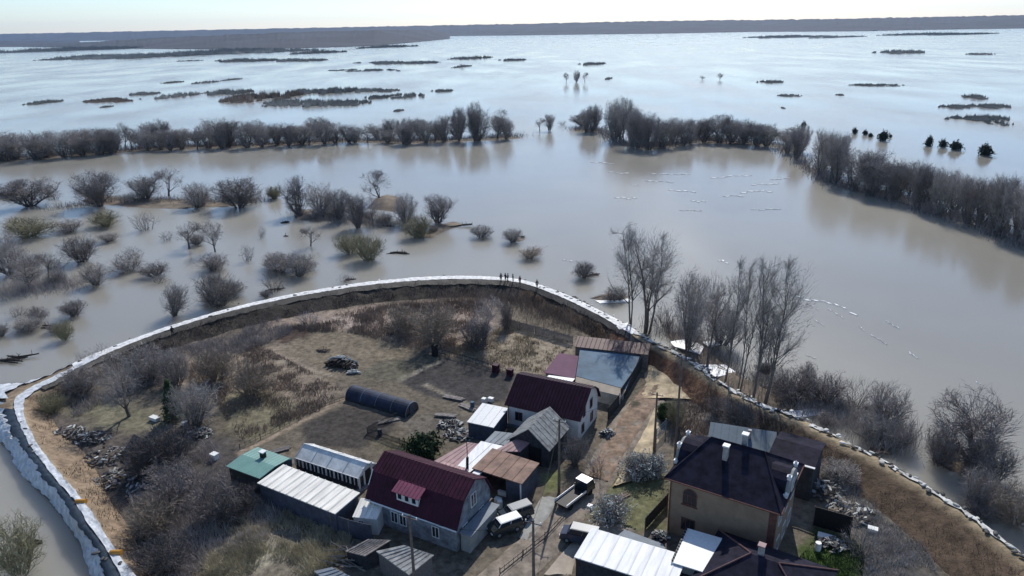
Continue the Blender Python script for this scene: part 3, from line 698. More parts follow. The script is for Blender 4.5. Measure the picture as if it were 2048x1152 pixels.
# ------------------------------------------------------------------ evergreens
def leafy(rs, n, rx, rz, leaf, lump=.35, zc=None):
    d = rs.normal(0, 1, (n, 3)); d /= np.linalg.norm(d, axis=1)[:, None]
    g = np.array([noise.noise(Vector(x*2.1)) for x in d]); r = (1+lump*g)*(rs.rand(n)**.35)
    p = d*r[:, None]*np.array([rx, rx, rz]); p[:, 2] += rz*.9 if zc is None else zc
    a = rs.normal(0, 1, (n, 3)); b_ = rs.normal(0, 1, (n, 3)); s = leaf*(.5+rs.rand(n))[:, None]
    a *= s; b_ *= s*.5
    return np.stack([p-a*.5, p+b_, p+a*.5], 1).reshape(-1, 3)
def evergreen_meshes():
    out = []
    for k in range(3):
        rs = np.random.RandomState(60+k); v = leafy(rs, 1900, 1.6, 2.1, .36, .95); v = v[:, :]; cone = 1-.35*np.clip(v[:, 2]/4.2, 0, 1); v[:, 0] *= cone; v[:, 1] *= cone
        b = MB().tube([(0, 0, -1), (0, 0, 1.2), (0, 0, 3.5)], [.22, .17, .05], 6); out.append((b.mesh('trunk', 'bark'), np_mesh('crown', v, np.arange(len(v)).reshape(-1, 3), 'needles_dark')))
    return out
EV = evergreen_meshes()
for i, (x, y, t, wp) in enumerate([(1607, 255, 243, 9), (1558, 272, 264, 7), (1709, 268, 256, 9), (1730, 270, 260, 9), (1741, 274, 266, 8), (1766, 282, 262, 17), (1781, 275, 269, 5), (1857, 292, 272, 12), (1885, 295, 279, 13), (1911, 300, 282, 19), (1970, 311, 288, 21)]):
    P = W(x, y, 0); o = thing('conifer_tree', 'dark conifer in open water beyond the right belt', 'tree', P, i, 'dark conifers in open water'); H = height_at(P, t)
    o.scale = (wp/scale_at(P)/3.0,)*2+(H/4.1,); a, c = EV[i % 3]; obj_mesh('trunk', a, o); obj_mesh('crown', c, o)
def spruce(px, py, top, wpx, label):
    P = W(px, py, GZ); H = height_at(P, top); r = wpx/scale_at(P)/2; o = thing('spruce_tree', label, 'tree', P)
    MB().tube([(0, 0, -.3), (0, 0, H*.5), (0, 0, H*.97)], [.16, .1, .02], 6).build('trunk', 'bark', o)
    rs = np.random.RandomState(3); v = []
    for k in range(3800):
        u = rs.rand()**.8; z = .25+u*(H-.3); tier = (z*2.2) % 1; rr = r*(1-u)*(1-.35*tier)*(.3+.7*rs.rand()**.5)*(1+.25*math.sin(u*40)); a = rs.rand()*6.28
        p = np.array([rr*math.cos(a), rr*math.sin(a), z-rr*.25]); d = np.array([math.cos(a), math.sin(a), -.35])*.32+rs.normal(0, .06, 3); s = np.array([-math.sin(a), math.cos(a), rs.normal(0, .4)])*.09
        v += [p-s, p+s, p+d]
    obj_mesh('crown', np_mesh('crown', np.array(v), np.arange(len(v)).reshape(-1, 3), 'needles'), o)
spruce(348, 838, 758, 46, 'small dark green spruce among the bare shrubs on the left')
tree('bush_olive', 1348, 850, 796, 'olive brown scrub at the fork of the dirt road, behind the metal gate', wpx=44, base=GZ)
def green_bush(px, py, top, wpx, label, m='leaves', n=2600, leaf=.3, name='evergreen_bush', group=None, z=GZ):
    P = W(px, py, z); H = height_at(P, top); r = wpx/scale_at(P)/2; rs = np.random.RandomState(int(px)); v = leafy(rs, n, r, H*.55, leaf, .7, H*.4)
    o = thing(name, label, 'bush', P, 0, group); obj_mesh('foliage', np_mesh('foliage', v, np.arange(len(v)).reshape(-1, 3), m), o)
    b = MB()
    for k in range(9):
        a = k*.7; b.tube([(0, 0, -.1), (r*.35*math.cos(a), r*.35*math.sin(a), H*.45), (r*.6*math.cos(a), r*.6*math.sin(a), H*.8)], [.04, .03, .012], 4)
    b.build('stems', 'bark', o)
green_bush(846, 912, 868, 70, 'dark green bush behind the maroon gambrel house', 'needles')
green_bush(1330, 836, 808, 26, 'green brown bush at the fork of the dirt road', 'leaves')
# silvery leafless shrubs drawn as pale tangled domes
for x, y, t, wp, lab in [(1275, 950, 905, 66, 'silvery tangled shrub on the road verge, left of its pair'), (1308, 948, 910, 50, 'silvery tangled shrub on the road verge, right of its pair'), (1220, 1040, 994, 76, 'silvery tangled shrub on the grass above the bright white roof')]:
    green_bush(x, y, t, wp, lab, 'lichen', 2600, .15, 'silvery_shrub'); tree('bush_dark', x, y, t+4, lab.replace('silvery tangled shrub', 'dark stems growing among the silvery shrub'), wpx=wp*.9, base=GZ)

# ------------------------------------------------------------------ far drowned thickets
def clump_mesh(seed, tan=False, n=150, sparse=False):
    """a drowned stand of shrubs in a 2 x 2 patch: many small domes of twigs"""
    rs = np.random.RandomState(seed); v = []
    while len(v) < n*60*3:
        p = rs.uniform(-1, 1, 2); rr = math.hypot(p[0], p[1])
        if rr > 1 or fbm(np.array([[p[0]*4+seed, p[1]*1.5]]), 1.3, seed)[0] < (.42 if sparse else .36)+.22*rr: continue
        r = rs.uniform(.03, .075); h = rs.uniform(.35, 1.)*(1.1-.5*rr)
        a = rs.rand(60)*6.28; q = r*rs.rand(60)**.5; x = p[0]+q*np.cos(a); y = p[1]+q*np.sin(a)*1.6; hh = h*(1-.6*(q/r)**2)*(.5+.5*rs.rand(60)); b_ = rs.rand(60)*6.28
        for k in range(60):
            cx, cy = math.cos(b_[k])*.006, math.sin(b_[k])*.006; l = (x[k]-p[0])*.4
            v += [(x[k]-cx, y[k]-cy, -.02), (x[k]+cx, y[k]+cy, -.02), (x[k]+l, y[k], hh[k])]
    return np_mesh('thicket', np.array(v), np.arange(len(v)).reshape(-1, 3), 'thicket_brown' if tan else 'thicket')
CL = [clump_mesh(90+k, n=(150, 110, 60)[k], sparse=k == 2) for k in range(3)]; CLB = [clump_mesh(95+k, True) for k in range(2)]
def thicket(x0, x1, yb, top, label=None, brown=False, dep=None, group='far drowned thickets'):
    a, c = W(x0, yb, 0), W(x1, yb, 0); P = (a+c)/2; wv = (c-a).length/2; ytop = top
    H = height_at(P, (yb+top)/2 if dep is None else yb-dep); k = int(x0+yb); me = (CLB if brown else CL)[k % (2 if brown else 3)]
    back = W((x0+x1)/2, top+ (yb-top)*.45, 0); dy = (back-P).length/2
    o = obj_mesh('drowned_thicket', me); o.location = P+Vector((0, dy, 0)); o.scale = (wv*1.1, max(dy, 2), H*(2.6 if yb < 126 else 1.7)); o.rotation_euler = (0, 0, math.atan2(c.y-a.y, c.x-a.x))
    reg = 'in the far treeline, upper left' if x1 < 660 and yb < 126 else 'below the far ridge, upper right' if yb < 80 else 'in the cluster at the right photo edge' if x0 > 1890 and yb > 195 else 'among thin lines at the right' if x0 > 1500 else 'near the large brown thicket' if x1 < 910 and yb > 160 else 'near the middle of the far flood'
    tag(o, label or 'low grey thicket '+reg, 'thicket', group if not label else None)
for x0, x1, y, t, br, lab in [
 (660, 820, 143, 136, 0, 'long straight dark thicket, nearest below the far treeline'),
 (708, 872, 129, 120, 0, 'pale green long thicket above the long straight one'),
 (243, 290, 192, 182, 0, None), (302, 368, 198, 181, 0, 'oval thicket left of the large brown thicket'), (390, 470, 192, 175, 0, None), (430, 560, 206, 176, 1, 'large brown thicket in open water, widest of its group'), (510, 610, 214, 193, 0, None), (582, 660, 216, 194, 0, 'dark blocky thicket below the large brown one'), (560, 625, 190, 174, 0, None), (620, 690, 190, 170, 0, None), (655, 725, 213, 194, 0, None),
 (696, 752, 186, 173, 0, None), (752, 790, 185, 175, 0, None), (725, 770, 199, 187, 0, None), (765, 860, 197, 182, 0, 'long thicket just right of the blocky thickets'), (862, 902, 185, 176, 0, None), (785, 803, 224, 216, 0, None),
 (155, 245, 206, 193, 1, None), (195, 208, 216, 210, 0, None), (40, 78, 210, 198, 0, None), (320, 345, 167, 161, 0, None), (380, 420, 168, 160, 0, None), (445, 456, 162, 155, 0, None),
 (905, 930, 119, 113, 0, None), (930, 978, 119, 111, 0, None), (1000, 1050, 122, 117, 0, None), (912, 930, 136, 128, 0, None), (1165, 1215, 131, 122, 0, None), (1215, 1228, 160, 152, 0, None),
 (1080, 1065, 0, 0, 0, None),
 (1565, 1612, 194, 186, 0, None), (1680, 1696, 192, 186, 0, None), (1528, 1580, 167, 158, 0, None), (1715, 1820, 173, 165, 0, 'long faint thicket line at the right, middle distance'), (1785, 1890, 108, 99, 0, None), (1955, 2012, 110, 105, 0, None), (1568, 1576, 218, 212, 0, None),
 (1925, 2050, 244, 226, 0, 'largest dark thicket at the right photo edge'), (1900, 1960, 218, 206, 0, None), (1960, 2048, 218, 204, 0, None), (1960, 2000, 200, 185, 0, None), (2000, 2048, 252, 236, 0, None),
 (1878, 1902, 70, 64, 0, None), (1914, 1940, 70, 64, 0, None), (1980, 2005, 70, 64, 0, None), (1585, 1600, 75, 69, 0, None), (1606, 1640, 76, 70, 0, None), (1645, 1668, 75, 70, 0, None), (1705, 1738, 76, 70, 0, None),
 (60, 130, 121, 117, 0, None), (100, 160, 119, 110, 0, None), (150, 200, 120, 110, 0, None), (190, 250, 119, 108, 0, None), (240, 300, 118, 106, 0, None), (290, 360, 115, 103, 0, None), (350, 420, 112, 98, 0, None), (400, 480, 110, 98, 0, None), (470, 560, 108, 97, 0, None), (590, 635, 109, 101, 0, None), (350, 395, 123, 120, 0, None), (415, 520, 125, 117, 0, None), (530, 630, 124, 117, 0, None), (0, 20, 108, 96, 0, None), (740, 775, 97, 90, 0, None)]:
    if x1 > x0: thicket(x0, x1, y, t, lab, bool(br))
for i, (x, y, t) in enumerate([(1132, 165, 144), (1153, 165, 140), (1170, 165, 144), (1440, 160, 146), (1404, 160, 151), (925, 135, 128)]):
    tree('round' if i != 1 else 'willow', x, y, t, ['left one of three upright trees alone in far open water', 'widest, middle one of three upright trees alone in far open water', 'right one of three upright trees alone in far open water', 'lone upright tree in far open water above the central belt', 'faint shrub left of the lone upright tree in far water', 'tiny tree above the right end of the left belt'][i], wpx=13)

# ------------------------------------------------------------------ far shore: wooded ridge and peninsula
def ridge(name, pts, depth, m, seed, kind='structure', rough=5.):
    """pts: list of (px, base row, top row)"""
    b = MB(); L = []
    for (x0, y0, t0), (x1, y1, t1) in zip(pts, pts[1:]):
        n = max(2, int((x1-x0)/6))
        for k in range(n): u = k/n; L.append((x0+(x1-x0)*u, y0+(y1-y0)*u, t0+(t1-t0)*u))
    L.append(pts[-1]); R = []
    for x, y, t in L:
        P = W(x, y, 0); d = Vector((P.x, P.y, 0)).normalized(); H = height_at(P+d*depth*.8, t); j = 1+.05*nz((x*.11, y, seed), 1)
        row = [P+Vector((0, 0, -1))+d*(nz((x*.05, seed, 0), 1)*depth*.05)]
        for k, (u, h) in enumerate(((.03, .06), (.15, .15), (.3, .35), (.5, .6), (.65, .8), (.8, 1.), (1., .9))):
            q = P+d*depth*u; q.z = max(H, 6)*h*j+rough*nz((x*.4+k*9, k*3.3, seed), 1)*(h+.1); q.z = max(q.z, .5); row.append(q)
        R.append(row)
    nc = len(R[0])
    for r in R: b.v += [tuple(p) for p in r]
    b.f = [(r*nc+k, (r+1)*nc+k, (r+1)*nc+k+1, r*nc+k+1) for r in range(len(R)-1) for k in range(nc-1)]
    tag(b.build(name, m), kind=kind)
ridge('far_wooded_ridge', [(-300, 90, 74), (0, 84, 68), (300, 80, 62), (700, 74, 54), (1024, 71, 48), (1350, 67, 41), (1500, 64, 40), (1700, 63, 37), (1850, 60, 34), (2048, 57, 30), (2400, 52, 24)], 2500, 'forest', 1)
ridge('wooded_peninsula', [(-300, 97, 92), (40, 94, 89), (180, 96, 84), (300, 98, 76), (450, 99, 70), (600, 97, 64), (750, 92, 60), (860, 82, 60), (900, 78, 66)], 1400, 'forest', 2, rough=4)
ridge('flooded_shore_woods', [(-250, 92, 84), (0, 89, 82), (90, 88, 82), (160, 87, 82)], 900, 'forest', 3, rough=3)

# ------------------------------------------------------------------ islets and shoals
def shoal(name, pts, hz, label=None, m='mud'):
    P = [W(x, y, 0) for x, y in pts]; c = sum(P, Vector())/len(P); b = MB(); n = len(P); Q = []
    for i in range(n):
        for k in range(4): q = P[i].lerp(P[(i+1) % n], k/4); Q.append(q+Vector((nz(q, .6), nz(q, .6, 5), 0))*.5)
    n = len(Q); rings = [(1., -.15), (.8, .25), (.5, .8), (.2, 1.)]
    for s, h in rings:
        b.v += [tuple(c+(q-c)*s+Vector((0, 0, hz*h+(.12*nz(q, 1.2) if s < 1 else 0)))) for q in Q]
    b.v.append(tuple(c+Vector((0, 0, hz))))
    for r in range(3): b.f += [(r*n+i, r*n+(i+1) % n, (r+1)*n+(i+1) % n, (r+1)*n+i) for i in range(n)]
    b.f += [(3*n+i, 3*n+(i+1) % n, 4*n) for i in range(n)]
    tag(b.build(name, m, smooth=True), kind='structure')
shoal('islet', [(730, 418), (750, 395), (775, 388), (800, 395), (822, 415), (790, 425)], 1.6)
shoal('shoal', [(830, 476), (870, 452), (905, 442), (938, 448), (900, 458), (862, 478)], .5)
shoal('shoal', [(1010, 470), (1055, 474), (1040, 484), (1015, 480)], .4)
shoal('shoal', [(1175, 596), (1220, 585), (1260, 592), (1250, 602), (1200, 602)], .5)
shoal('shoal', [(1320, 655), (1380, 660), (1440, 720), (1500, 770), (1560, 800), (1620, 828), (1600, 842), (1500, 812), (1440, 778), (1360, 712)], .5)
shoal('shoal', [(1860, 915), (1930, 925), (1990, 950), (1960, 960), (1890, 940)], .35)
shoal('shoal', [(150, 385), (260, 395), (420, 400), (500, 410), (400, 420), (250, 415), (160, 405)], .15)
shoal('shoal', [(580, 420), (640, 416), (690, 436), (640, 446), (590, 440)], .25)

# ------------------------------------------------------------------ ice and foam on the water
def floe(pts, label=None, group='white ice streaks drifting on the flood', th=.10, z=.0):
    P = [W(x, y, 0) for x, y in pts]; b = MB(); Q = []; n = len(P)
    for i in range(n):
        for k in range(3): q = P[i].lerp(P[(i+1) % n], k/3); Q.append(q+Vector((nz(q, 1.5), nz(q, 1.5, 4), 0))*.25)
    n = len(Q); b.v = [(q.x, q.y, z-.03) for q in Q]+[(q.x, q.y, z+th+.03*nz(q, 2)) for q in Q]
    b.f = [tuple(range(n, 2*n))]+[(i, (i+1) % n, n+(i+1) % n, n+i) for i in range(n)]
    reg = 'in front of the central willow belt' if pts[0][1] < 440 else 'in the stream right of the tall poplars' if pts[0][0] > 1580 else 'in calm water by the poplars'
    tag(b.build('ice_floe', 'thin_ice' if pts[0][1] < 440 else 'ice'), label or 'thin ice streak '+reg, 'ice', group if not label else None)
def streak(x0, y0, x1, y1, w_=3, n=3, label=None, seed=0):
    r = random.Random(x0*7+y0+seed); w_ *= .6; n += 1
    for k in range(n):
        u0 = k/n+r.uniform(0, .1)/n; u1 = (k+r.uniform(.75, 1.25))/n; ax, ay = x0+(x1-x0)*u0, y0+(y1-y0)*u0; bx, by = x0+(x1-x0)*u1, y0+(y1-y0)*u1; o = r.uniform(-1, 1)*w_
        mx, my = (ax+bx)/2, (ay+by)/2
        m2x, m2y = mx+(bx-mx)*.5, my+(by-my)*.5+r.uniform(-.3, .3)*w_; floe([(ax, ay+o), (mx, my+o-w_*r.uniform(.15, .35)), (m2x, m2y+o-w_*r.uniform(.1, .4)), (bx, by+o), (m2x, m2y+o+w_*.15), (mx, my+o+w_*r.uniform(.15, .35))])
for s in [(1590, 595, 1655, 607, 4, 3), (1650, 603, 1712, 628, 4, 3), (1612, 606, 1640, 622, 3, 2), (1380, 402, 1412, 404, 3, 2), (1358, 420, 1400, 422, 2, 2), (1480, 384, 1546, 382, 4, 4), (1228, 396, 1275, 398, 3, 3), (1420, 356, 1500, 350, 3, 4), (1262, 370, 1280, 371, 2, 2), (1300, 348, 1380, 350, 2, 4), (1125, 518, 1145, 523, 3, 2), (1436, 520, 1456, 527, 4, 2), (1478, 540, 1490, 543, 3, 1), (1612, 711, 1632, 718, 2, 1), (1718, 655, 1730, 662, 2, 1), (1815, 705, 1838, 720, 3, 2), (1950, 762, 1962, 769, 2, 1), (1215, 345, 1260, 347, 2, 2), (1180, 325, 1230, 328, 2, 2), (1500, 420, 1560, 418, 2, 3), (1540, 360, 1580, 356, 2, 2), (1770, 640, 1800, 660, 2, 2), (1655, 618, 1690, 640, 3, 2), (1740, 668, 1775, 690, 2, 2), (1626, 636, 1650, 655, 2, 1), (1335, 380, 1395, 384, 3, 3), (1445, 392, 1490, 394, 3, 2), (1500, 372, 1560, 366, 3, 3), (1290, 362, 1350, 366, 2, 3)]:
    streak(*s)
floe([(1340, 690), (1375, 684), (1408, 700), (1400, 715), (1372, 706), (1350, 700)], 'large white ice patch caught between the poplar trunks and the dike', z=.5)
floe([(1405, 690), (1430, 688), (1440, 695), (1415, 700)], 'small white ice patch right of the large one at the poplar trunks', z=.5)
floe([(1570, 826), (1620, 818), (1690, 820), (1640, 830), (1605, 836)], 'white ice sheet on the waterline beside the right dike')
floe([(1190, 602), (1260, 598), (1262, 604), (1200, 607)], 'white ice strip under the low scrub left of the poplars')
floe([(1395, 735), (1450, 735), (1470, 750), (1430, 760)], 'grey white ice at the foot of the kinked tree', z=.4)
floe([(1225, 672), (1255, 668), (1262, 678), (1240, 682)], 'white snow patch beside the long brown roof', z=2.0)

# ------------------------------------------------------------------ logs and driftwood in the water
def logs(px, py, wpx, n, label, z=0.05, name='driftwood', m='log_dark', up=.25):
    P = W(px, py, z); r = wpx/scale_at(P)/2; rg = random.Random(px); o = thing(name, label, 'driftwood', P); b = MB(); c = MB()
    for k in range(n):
        a = rg.uniform(-.4, .4); L = r*rg.uniform(.5, 1.); x, y = rg.uniform(-.4, .4)*r, rg.uniform(-.3, .3)*r; d = Vector((math.cos(a), math.sin(a), rg.uniform(-.02, up)*.4))
        q = Vector((x, y, .1*k*.5)); (b if k else c).tube([q-d*L, q+Vector((0, 0, .05)), q+d*L], [.16, .2, .1], 6)
        for j in range(2): e = q+d*L*rg.uniform(-.6, .9); b.tube([e, e+Vector((rg.uniform(-.5, .5), rg.uniform(-.4, .4), rg.uniform(.3, 1.)))], [.07, .02], 4)
    c.build('log', m, o); b.build('branches', m, o)
logs(32, 718, 66, 7, 'dark driftwood heap floating at the left edge of the flood')
logs(572, 445, 24, 3, 'short dark log drifting left of the islet')
logs(574, 472, 12, 1, 'tiny dark log drifting below the short dark log')
logs(930, 450, 34, 2, 'dark trunk lying on the end of the small shoal', .4)
logs(1043, 474, 24, 2, 'dark log lying beside the low bush', .3)
logs(800, 506, 40, 4, 'grey driftwood right of the yellowish bush')
logs(776, 452, 24, 2, 'dark boat like log behind the yellowish bush')
logs(1188, 550, 20, 4, 'pale broken branches beside the dark bush left of the poplars', m='log_wood')
logs(552, 580, 40, 2, 'dark log under the small dark bush close to the dike')
logs(698, 560, 20, 3, 'dark snag in the water close to the back dike')
logs(95, 655, 40, 3, 'grey sunken branches in the left water')
logs(60, 1085, 60, 3, 'sunken branches by the drowned bush at the bottom left')
logs(1760, 905, 50, 6, 'pale broken branches in the water beside the right dike', m='log_wood')
logs(150, 812, 10, 1, 'short log in the grass of the dike corner', GZ)

# ------------------------------------------------------------------ buildings
TH = rad(-28.5)
def at(px, py, z, th=TH):
    return W(px, py, z)
def root_at(px, py, ze, name, label, cat='building', th=TH, gz=GZ):
    P = W(px, py, ze); return thing(name, label, cat, (P.x, P.y, gz-.15), th)
def window(parent, face, s, z, w_, h, off, m='white_trim', mull=1, arch=False):
    """face 'f': wall at y=off looking -y ; 'r': wall at x=off looking +x ; 'l' at x=off looking -x"""
    fr = MB(); pn = MB(); t = .07; d = .05
    def bx(mb, a0, a1, z0, z1, o0, o1):
        if face == 'f': mb.box(a0, a1, off-o1, off-o0, z0, z1)
        elif face == 'r': mb.box(off+o0, off+o1, a0, a1, z0, z1)
        else: mb.box(off-o1, off-o0, a0, a1, z0, z1)
    bx(fr, s-w_/2-t, s-w_/2, z-t, z+h+t, 0.003, d+.03); bx(fr, s+w_/2, s+w_/2+t, z-t, z+h+t, 0.003, d+.03)
    bx(fr, s-w_/2, s+w_/2, z-t, z, .003, d+.04); bx(fr, s-w_/2, s+w_/2, z+h, z+h+t, .003, d+.03)
    for k in range(mull): c = s-w_/2+w_*(k+1)/(mull+1); bx(fr, c-.03, c+.03, z, z+h, .04, d+.02)
    bx(pn, s-w_/2, s+w_/2, z, z+h, .005, .035)
    if arch:
        for mb, r0, r1 in ((fr, w_/2, w_/2+.12), (pn, 0, w_/2)):
            n = 8
            for k in range(n):
                a, c = PI*k/n, PI*(k+1)/n; q = [(s+r0*math.cos(a), z+h+t+r0*math.sin(a)), (s+r1*math.cos(a), z+h+t+r1*math.sin(a)), (s+r1*math.cos(c), z+h+t+r1*math.sin(c)), (s+r0*math.cos(c), z+h+t+r0*math.sin(c))]
                if r0 == 0: q = q[:3] if True else q
                q3 = [(x, off-.05, zz) if face == 'f' else (off+.05, x, zz) for x, zz in q]; mb.face(q3)
    f = fr.build('window', m, parent); pn.build('pane', 'glass', f)
def slab(prof, x0, x1, t=.10):
    """thin roof sheet that follows a profile of (y,z)"""
    n = len(prof); lo = []
    for i in range(n):
        a = prof[max(i-1, 0)]; c = prof[min(i+1, n-1)]; dy, dz = c[0]-a[0], c[1]-a[1]; l = math.hypot(dy, dz); lo.append((prof[i][0]+dz/l*t, prof[i][1]-dy/l*t))
    b = MB(); i = 0
    for x in (x0, x1): b.v += [(x, y, z) for y, z in prof]+[(x, y, z) for y, z in lo]
    m = 2*n
    for k in range(n-1):
        b.f += [(k, m+k, m+k+1, k+1), (n+k+1, m+n+k+1, m+n+k, n+k), (k, k+1, n+k+1, n+k), (m+k+1, m+k, m+n+k, m+n+k+1)]
    b.f += [(0, n, m+n, m), (n-1, m+n-1, m+2*n-1, 2*n-1)]
    return b
def seams(b, prof, x0, x1, step, h=.05, w_=.05):
    x = x0+step/2
    while x < x1:
        for (y0, z0), (y1, z1) in zip(prof, prof[1:]):
            b.face([(x-w_, y0, z0+.004), (x, y0, z0+h), (x, y1, z1+h), (x-w_, y1, z1+.004)]); b.face([(x, y0, z0+h), (x+w_, y0, z0+.004), (x+w_, y1, z1+.004), (x, y1, z1+h)])
        x += step
def simple(root, L, prof, zg, wallm, roofm, ov=.3, over_e=.3, seam=.6, t=.10, y_in=.0, seam_h=.05, seam_w=.05):
    """walls and roof from a roof profile; wall body sits 2 cm under the roof"""
    y0, y1 = prof[0][0]+over_e, prof[-1][0]-over_e
    def zr(y):
        for (a, za), (c, zc) in zip(prof, prof[1:]):
            if a <= y <= c: return za+(zc-za)*(y-a)/((c-a) or 1)
        return prof[-1][1]
    top = [(y0, zr(y0))]+[p for p in prof if y0 < p[0] < y1]+[(y1, zr(y1))]
    body = [(y0, zg)]+[(y, z-t-.03) for y, z in top]+[(y1, zg)]
    MB().prism_x(body, 0, L).build('wall', wallm, root)
    b = slab(prof, -ov, L+ov, t)
    if seam: seams(b, prof, -ov+.02, L+ov-.02, seam, seam_h, seam_w)
    return b.build('roof', roofm, root)
G = .15   # local ground height over the root
# --- maroon gambrel house
r = root_at(735, 999, 3.2, 'gambrel_house', 'house with a maroon gambrel roof, a small three window dormer and grey stone walls', th=rad(-29))
e = 3.2-GZ+.15
prof = [(0, e), (1.5, e+2.55), (3.75, e+3.75), (6., e+2.6), (7.5, e)]
simple(r, 10.9, prof, -.2, 'stone_wall', 'maroon_roof', .35, .35, .45)
for s in (3.2, 4.3, 8.4): window(r, 'f', s, 1.1, .75, 1.2, .35)
for s, z in ((2.0, 1.1), (5.2, 1.1)): window(r, 'r', s, z, .8, 1.25, 10.9)
window(r, 'r', 3.75, 3.6, .9, 1.4, 10.9)
MB().box(10.92, 11.1, 6.4, 7.3, .15, 2.2).build('door', 'brown_roof', r)
d = bpy.data.objects.new('dormer', None); C.objects.link(d); d.parent = r; d.location = (3.4, 0, 0)
MB().prism_x([(.45, e+.9), (.45, e+2.1), (2.3, e+2.75), (2.3, e+.9)], .2, 2.9).build('dormer_wall', 'white_trim', d)
b = slab([(.1, e+2.05), (2.6, e+2.95)], -.15, 3.25, .09); seams(b, [(.1, e+2.05), (2.6, e+2.95)], -.1, 3.2, .45); b.build('dormer_roof', 'maroon_sunlit', d)
for s in (.65, 1.55, 2.45): window(d, 'f', s, e+1.15, .5, .75, .45, mull=0)
b = MB(); b.tube([(.3, -.02, .2), (.3, -.02, e+.1)], .05, 6); b.tube([(-.3, .7, e+1.3), (-.3, 1.6, e+2.7)], .05, 5); b.build('drainpipe', 'white_trim', r)
slab([(-.05, e-.02), (-.17, e-.05)], -.35, 11.25, .06).build('gutter', 'white_trim', r)
# porch behind right corner (grey blue lean-to along the gable)
MB().prism_x([(.8, 0), (.8, 2.3), (6.2, 2.3), (6.2, 0)], 11.15, 12.2).build('porch', 'grey_render', r)
MB().prism_x([(.6, 2.34), (.6, 2.42), (6.4, 2.42), (6.4, 2.34)], 11.12, 12.5).build('porch_roof', 'grey_metal', r)
# --- white house with the dark maroon roof
r = root_at(1013, 811, 3.6, 'white_house', 'white rendered house with a plain dark maroon roof behind the grey barn', th=rad(-26)); e = 3.6-GZ+.15
prof = [(0, e), (4.0, e+2.75), (5.6, e+2.3), (7.0, e+1.3), (7.9, e-.3)]
simple(r, 9.9, prof, -.2, 'white_wall', 'maroon_dark', .35, .35, .45)
window(r, 'f', 5.2, 1.5, 1.6, 1.1, .35, 'brown_roof'); window(r, 'f', 1.6, 1.5, .9, 1.1, .35, 'brown_roof')
for s, z in ((2.3, 3.0), (1.9, .9), (5.2, .9), (4.9, 3.0)): window(r, 'r', s, z, .75, 1.15, 9.9, 'brown_roof', 0)
MB().tube([(.1, .28, .2), (.1, .28, e)], .05, 6).build('drainpipe', 'brown_roof', r)
MB().box(-.05, 9.95, .28, .34, -.1, .65).build('plinth', 'grey_metal', r)
# --- two storey brown house
r = root_at(1329, 955, 7., 'brick_house', 'two storey ochre house with a dark hipped roof, arched window and white finials', th=rad(-33)); e = 7-GZ+.15
LX, LY = 11.4, 9.6; rz = e+3.1
MB().box(.5, LX-.45, .5, LY-.5, -.2, e-.12).build('wall', 'brick_ochre', r)
b = MB(); A = [(0, 0, e), (LX, 0, e), (LX, LY, e), (0, LY, e)]; RA, RB = (3.0, 4.8, rz), (8.4, 4.8, rz)
b.face([A[0], A[1], RB, RA]); b.face([A[1], A[2], RB]); b.face([A[2], A[3], RA, RB]); b.face([A[3], A[0], RA])
b.face([(x, y, z-.18) for x, y, z in A][::-1])
for k in range(4): p, q = A[k], A[(k+1) % 4]; b.face([(p[0], p[1], p[2]-.18), (q[0], q[1], q[2]-.18), q, p])
b.build('roof', 'slate_roof', r)
b = MB()
for p, q in ((A[0], RA), (A[1], RB), (A[2], RB), (RA, RB)): b.tube([(p[0], p[1], p[2]+.04), (q[0], q[1], q[2]+.04)], .07, 5)
b.build('ridge_cap', 'slate_roof', r)
b = MB(); b.tube([(0, -.06, e-.05), (LX, -.06, e-.05)], .07, 6); b.tube([(LX+.06, 0, e-.05), (LX+.06, LY, e-.05)], .07, 6); b.tube([(.55, .42, .1), (.55, .42, e-.2)], .06, 6); b.build('gutter', 'brick_red', r)
MB().box(LX-1.1, LX-.42, .47, .9, -.2, e-.2).build('corner_pier', 'brick_red', r)
window(r, 'f', 2.6, 4.3, 1.3, 1.0, .5, 'brick_red', 2, True); window(r, 'f', 2.6, 1.2, 1.3, 1.3, .5, 'brick_red', 2)
MB().box(1.75, 3.45, .40, .495, 4.05, 4.15).build('window_sill', 'brick_red', r)
for s in (2.4, 5.0, 7.3):
    for z in (.9, 4.2): window(r, 'r', s, z, 1.1, 1.5, LX-.45, 'white_trim', 1)
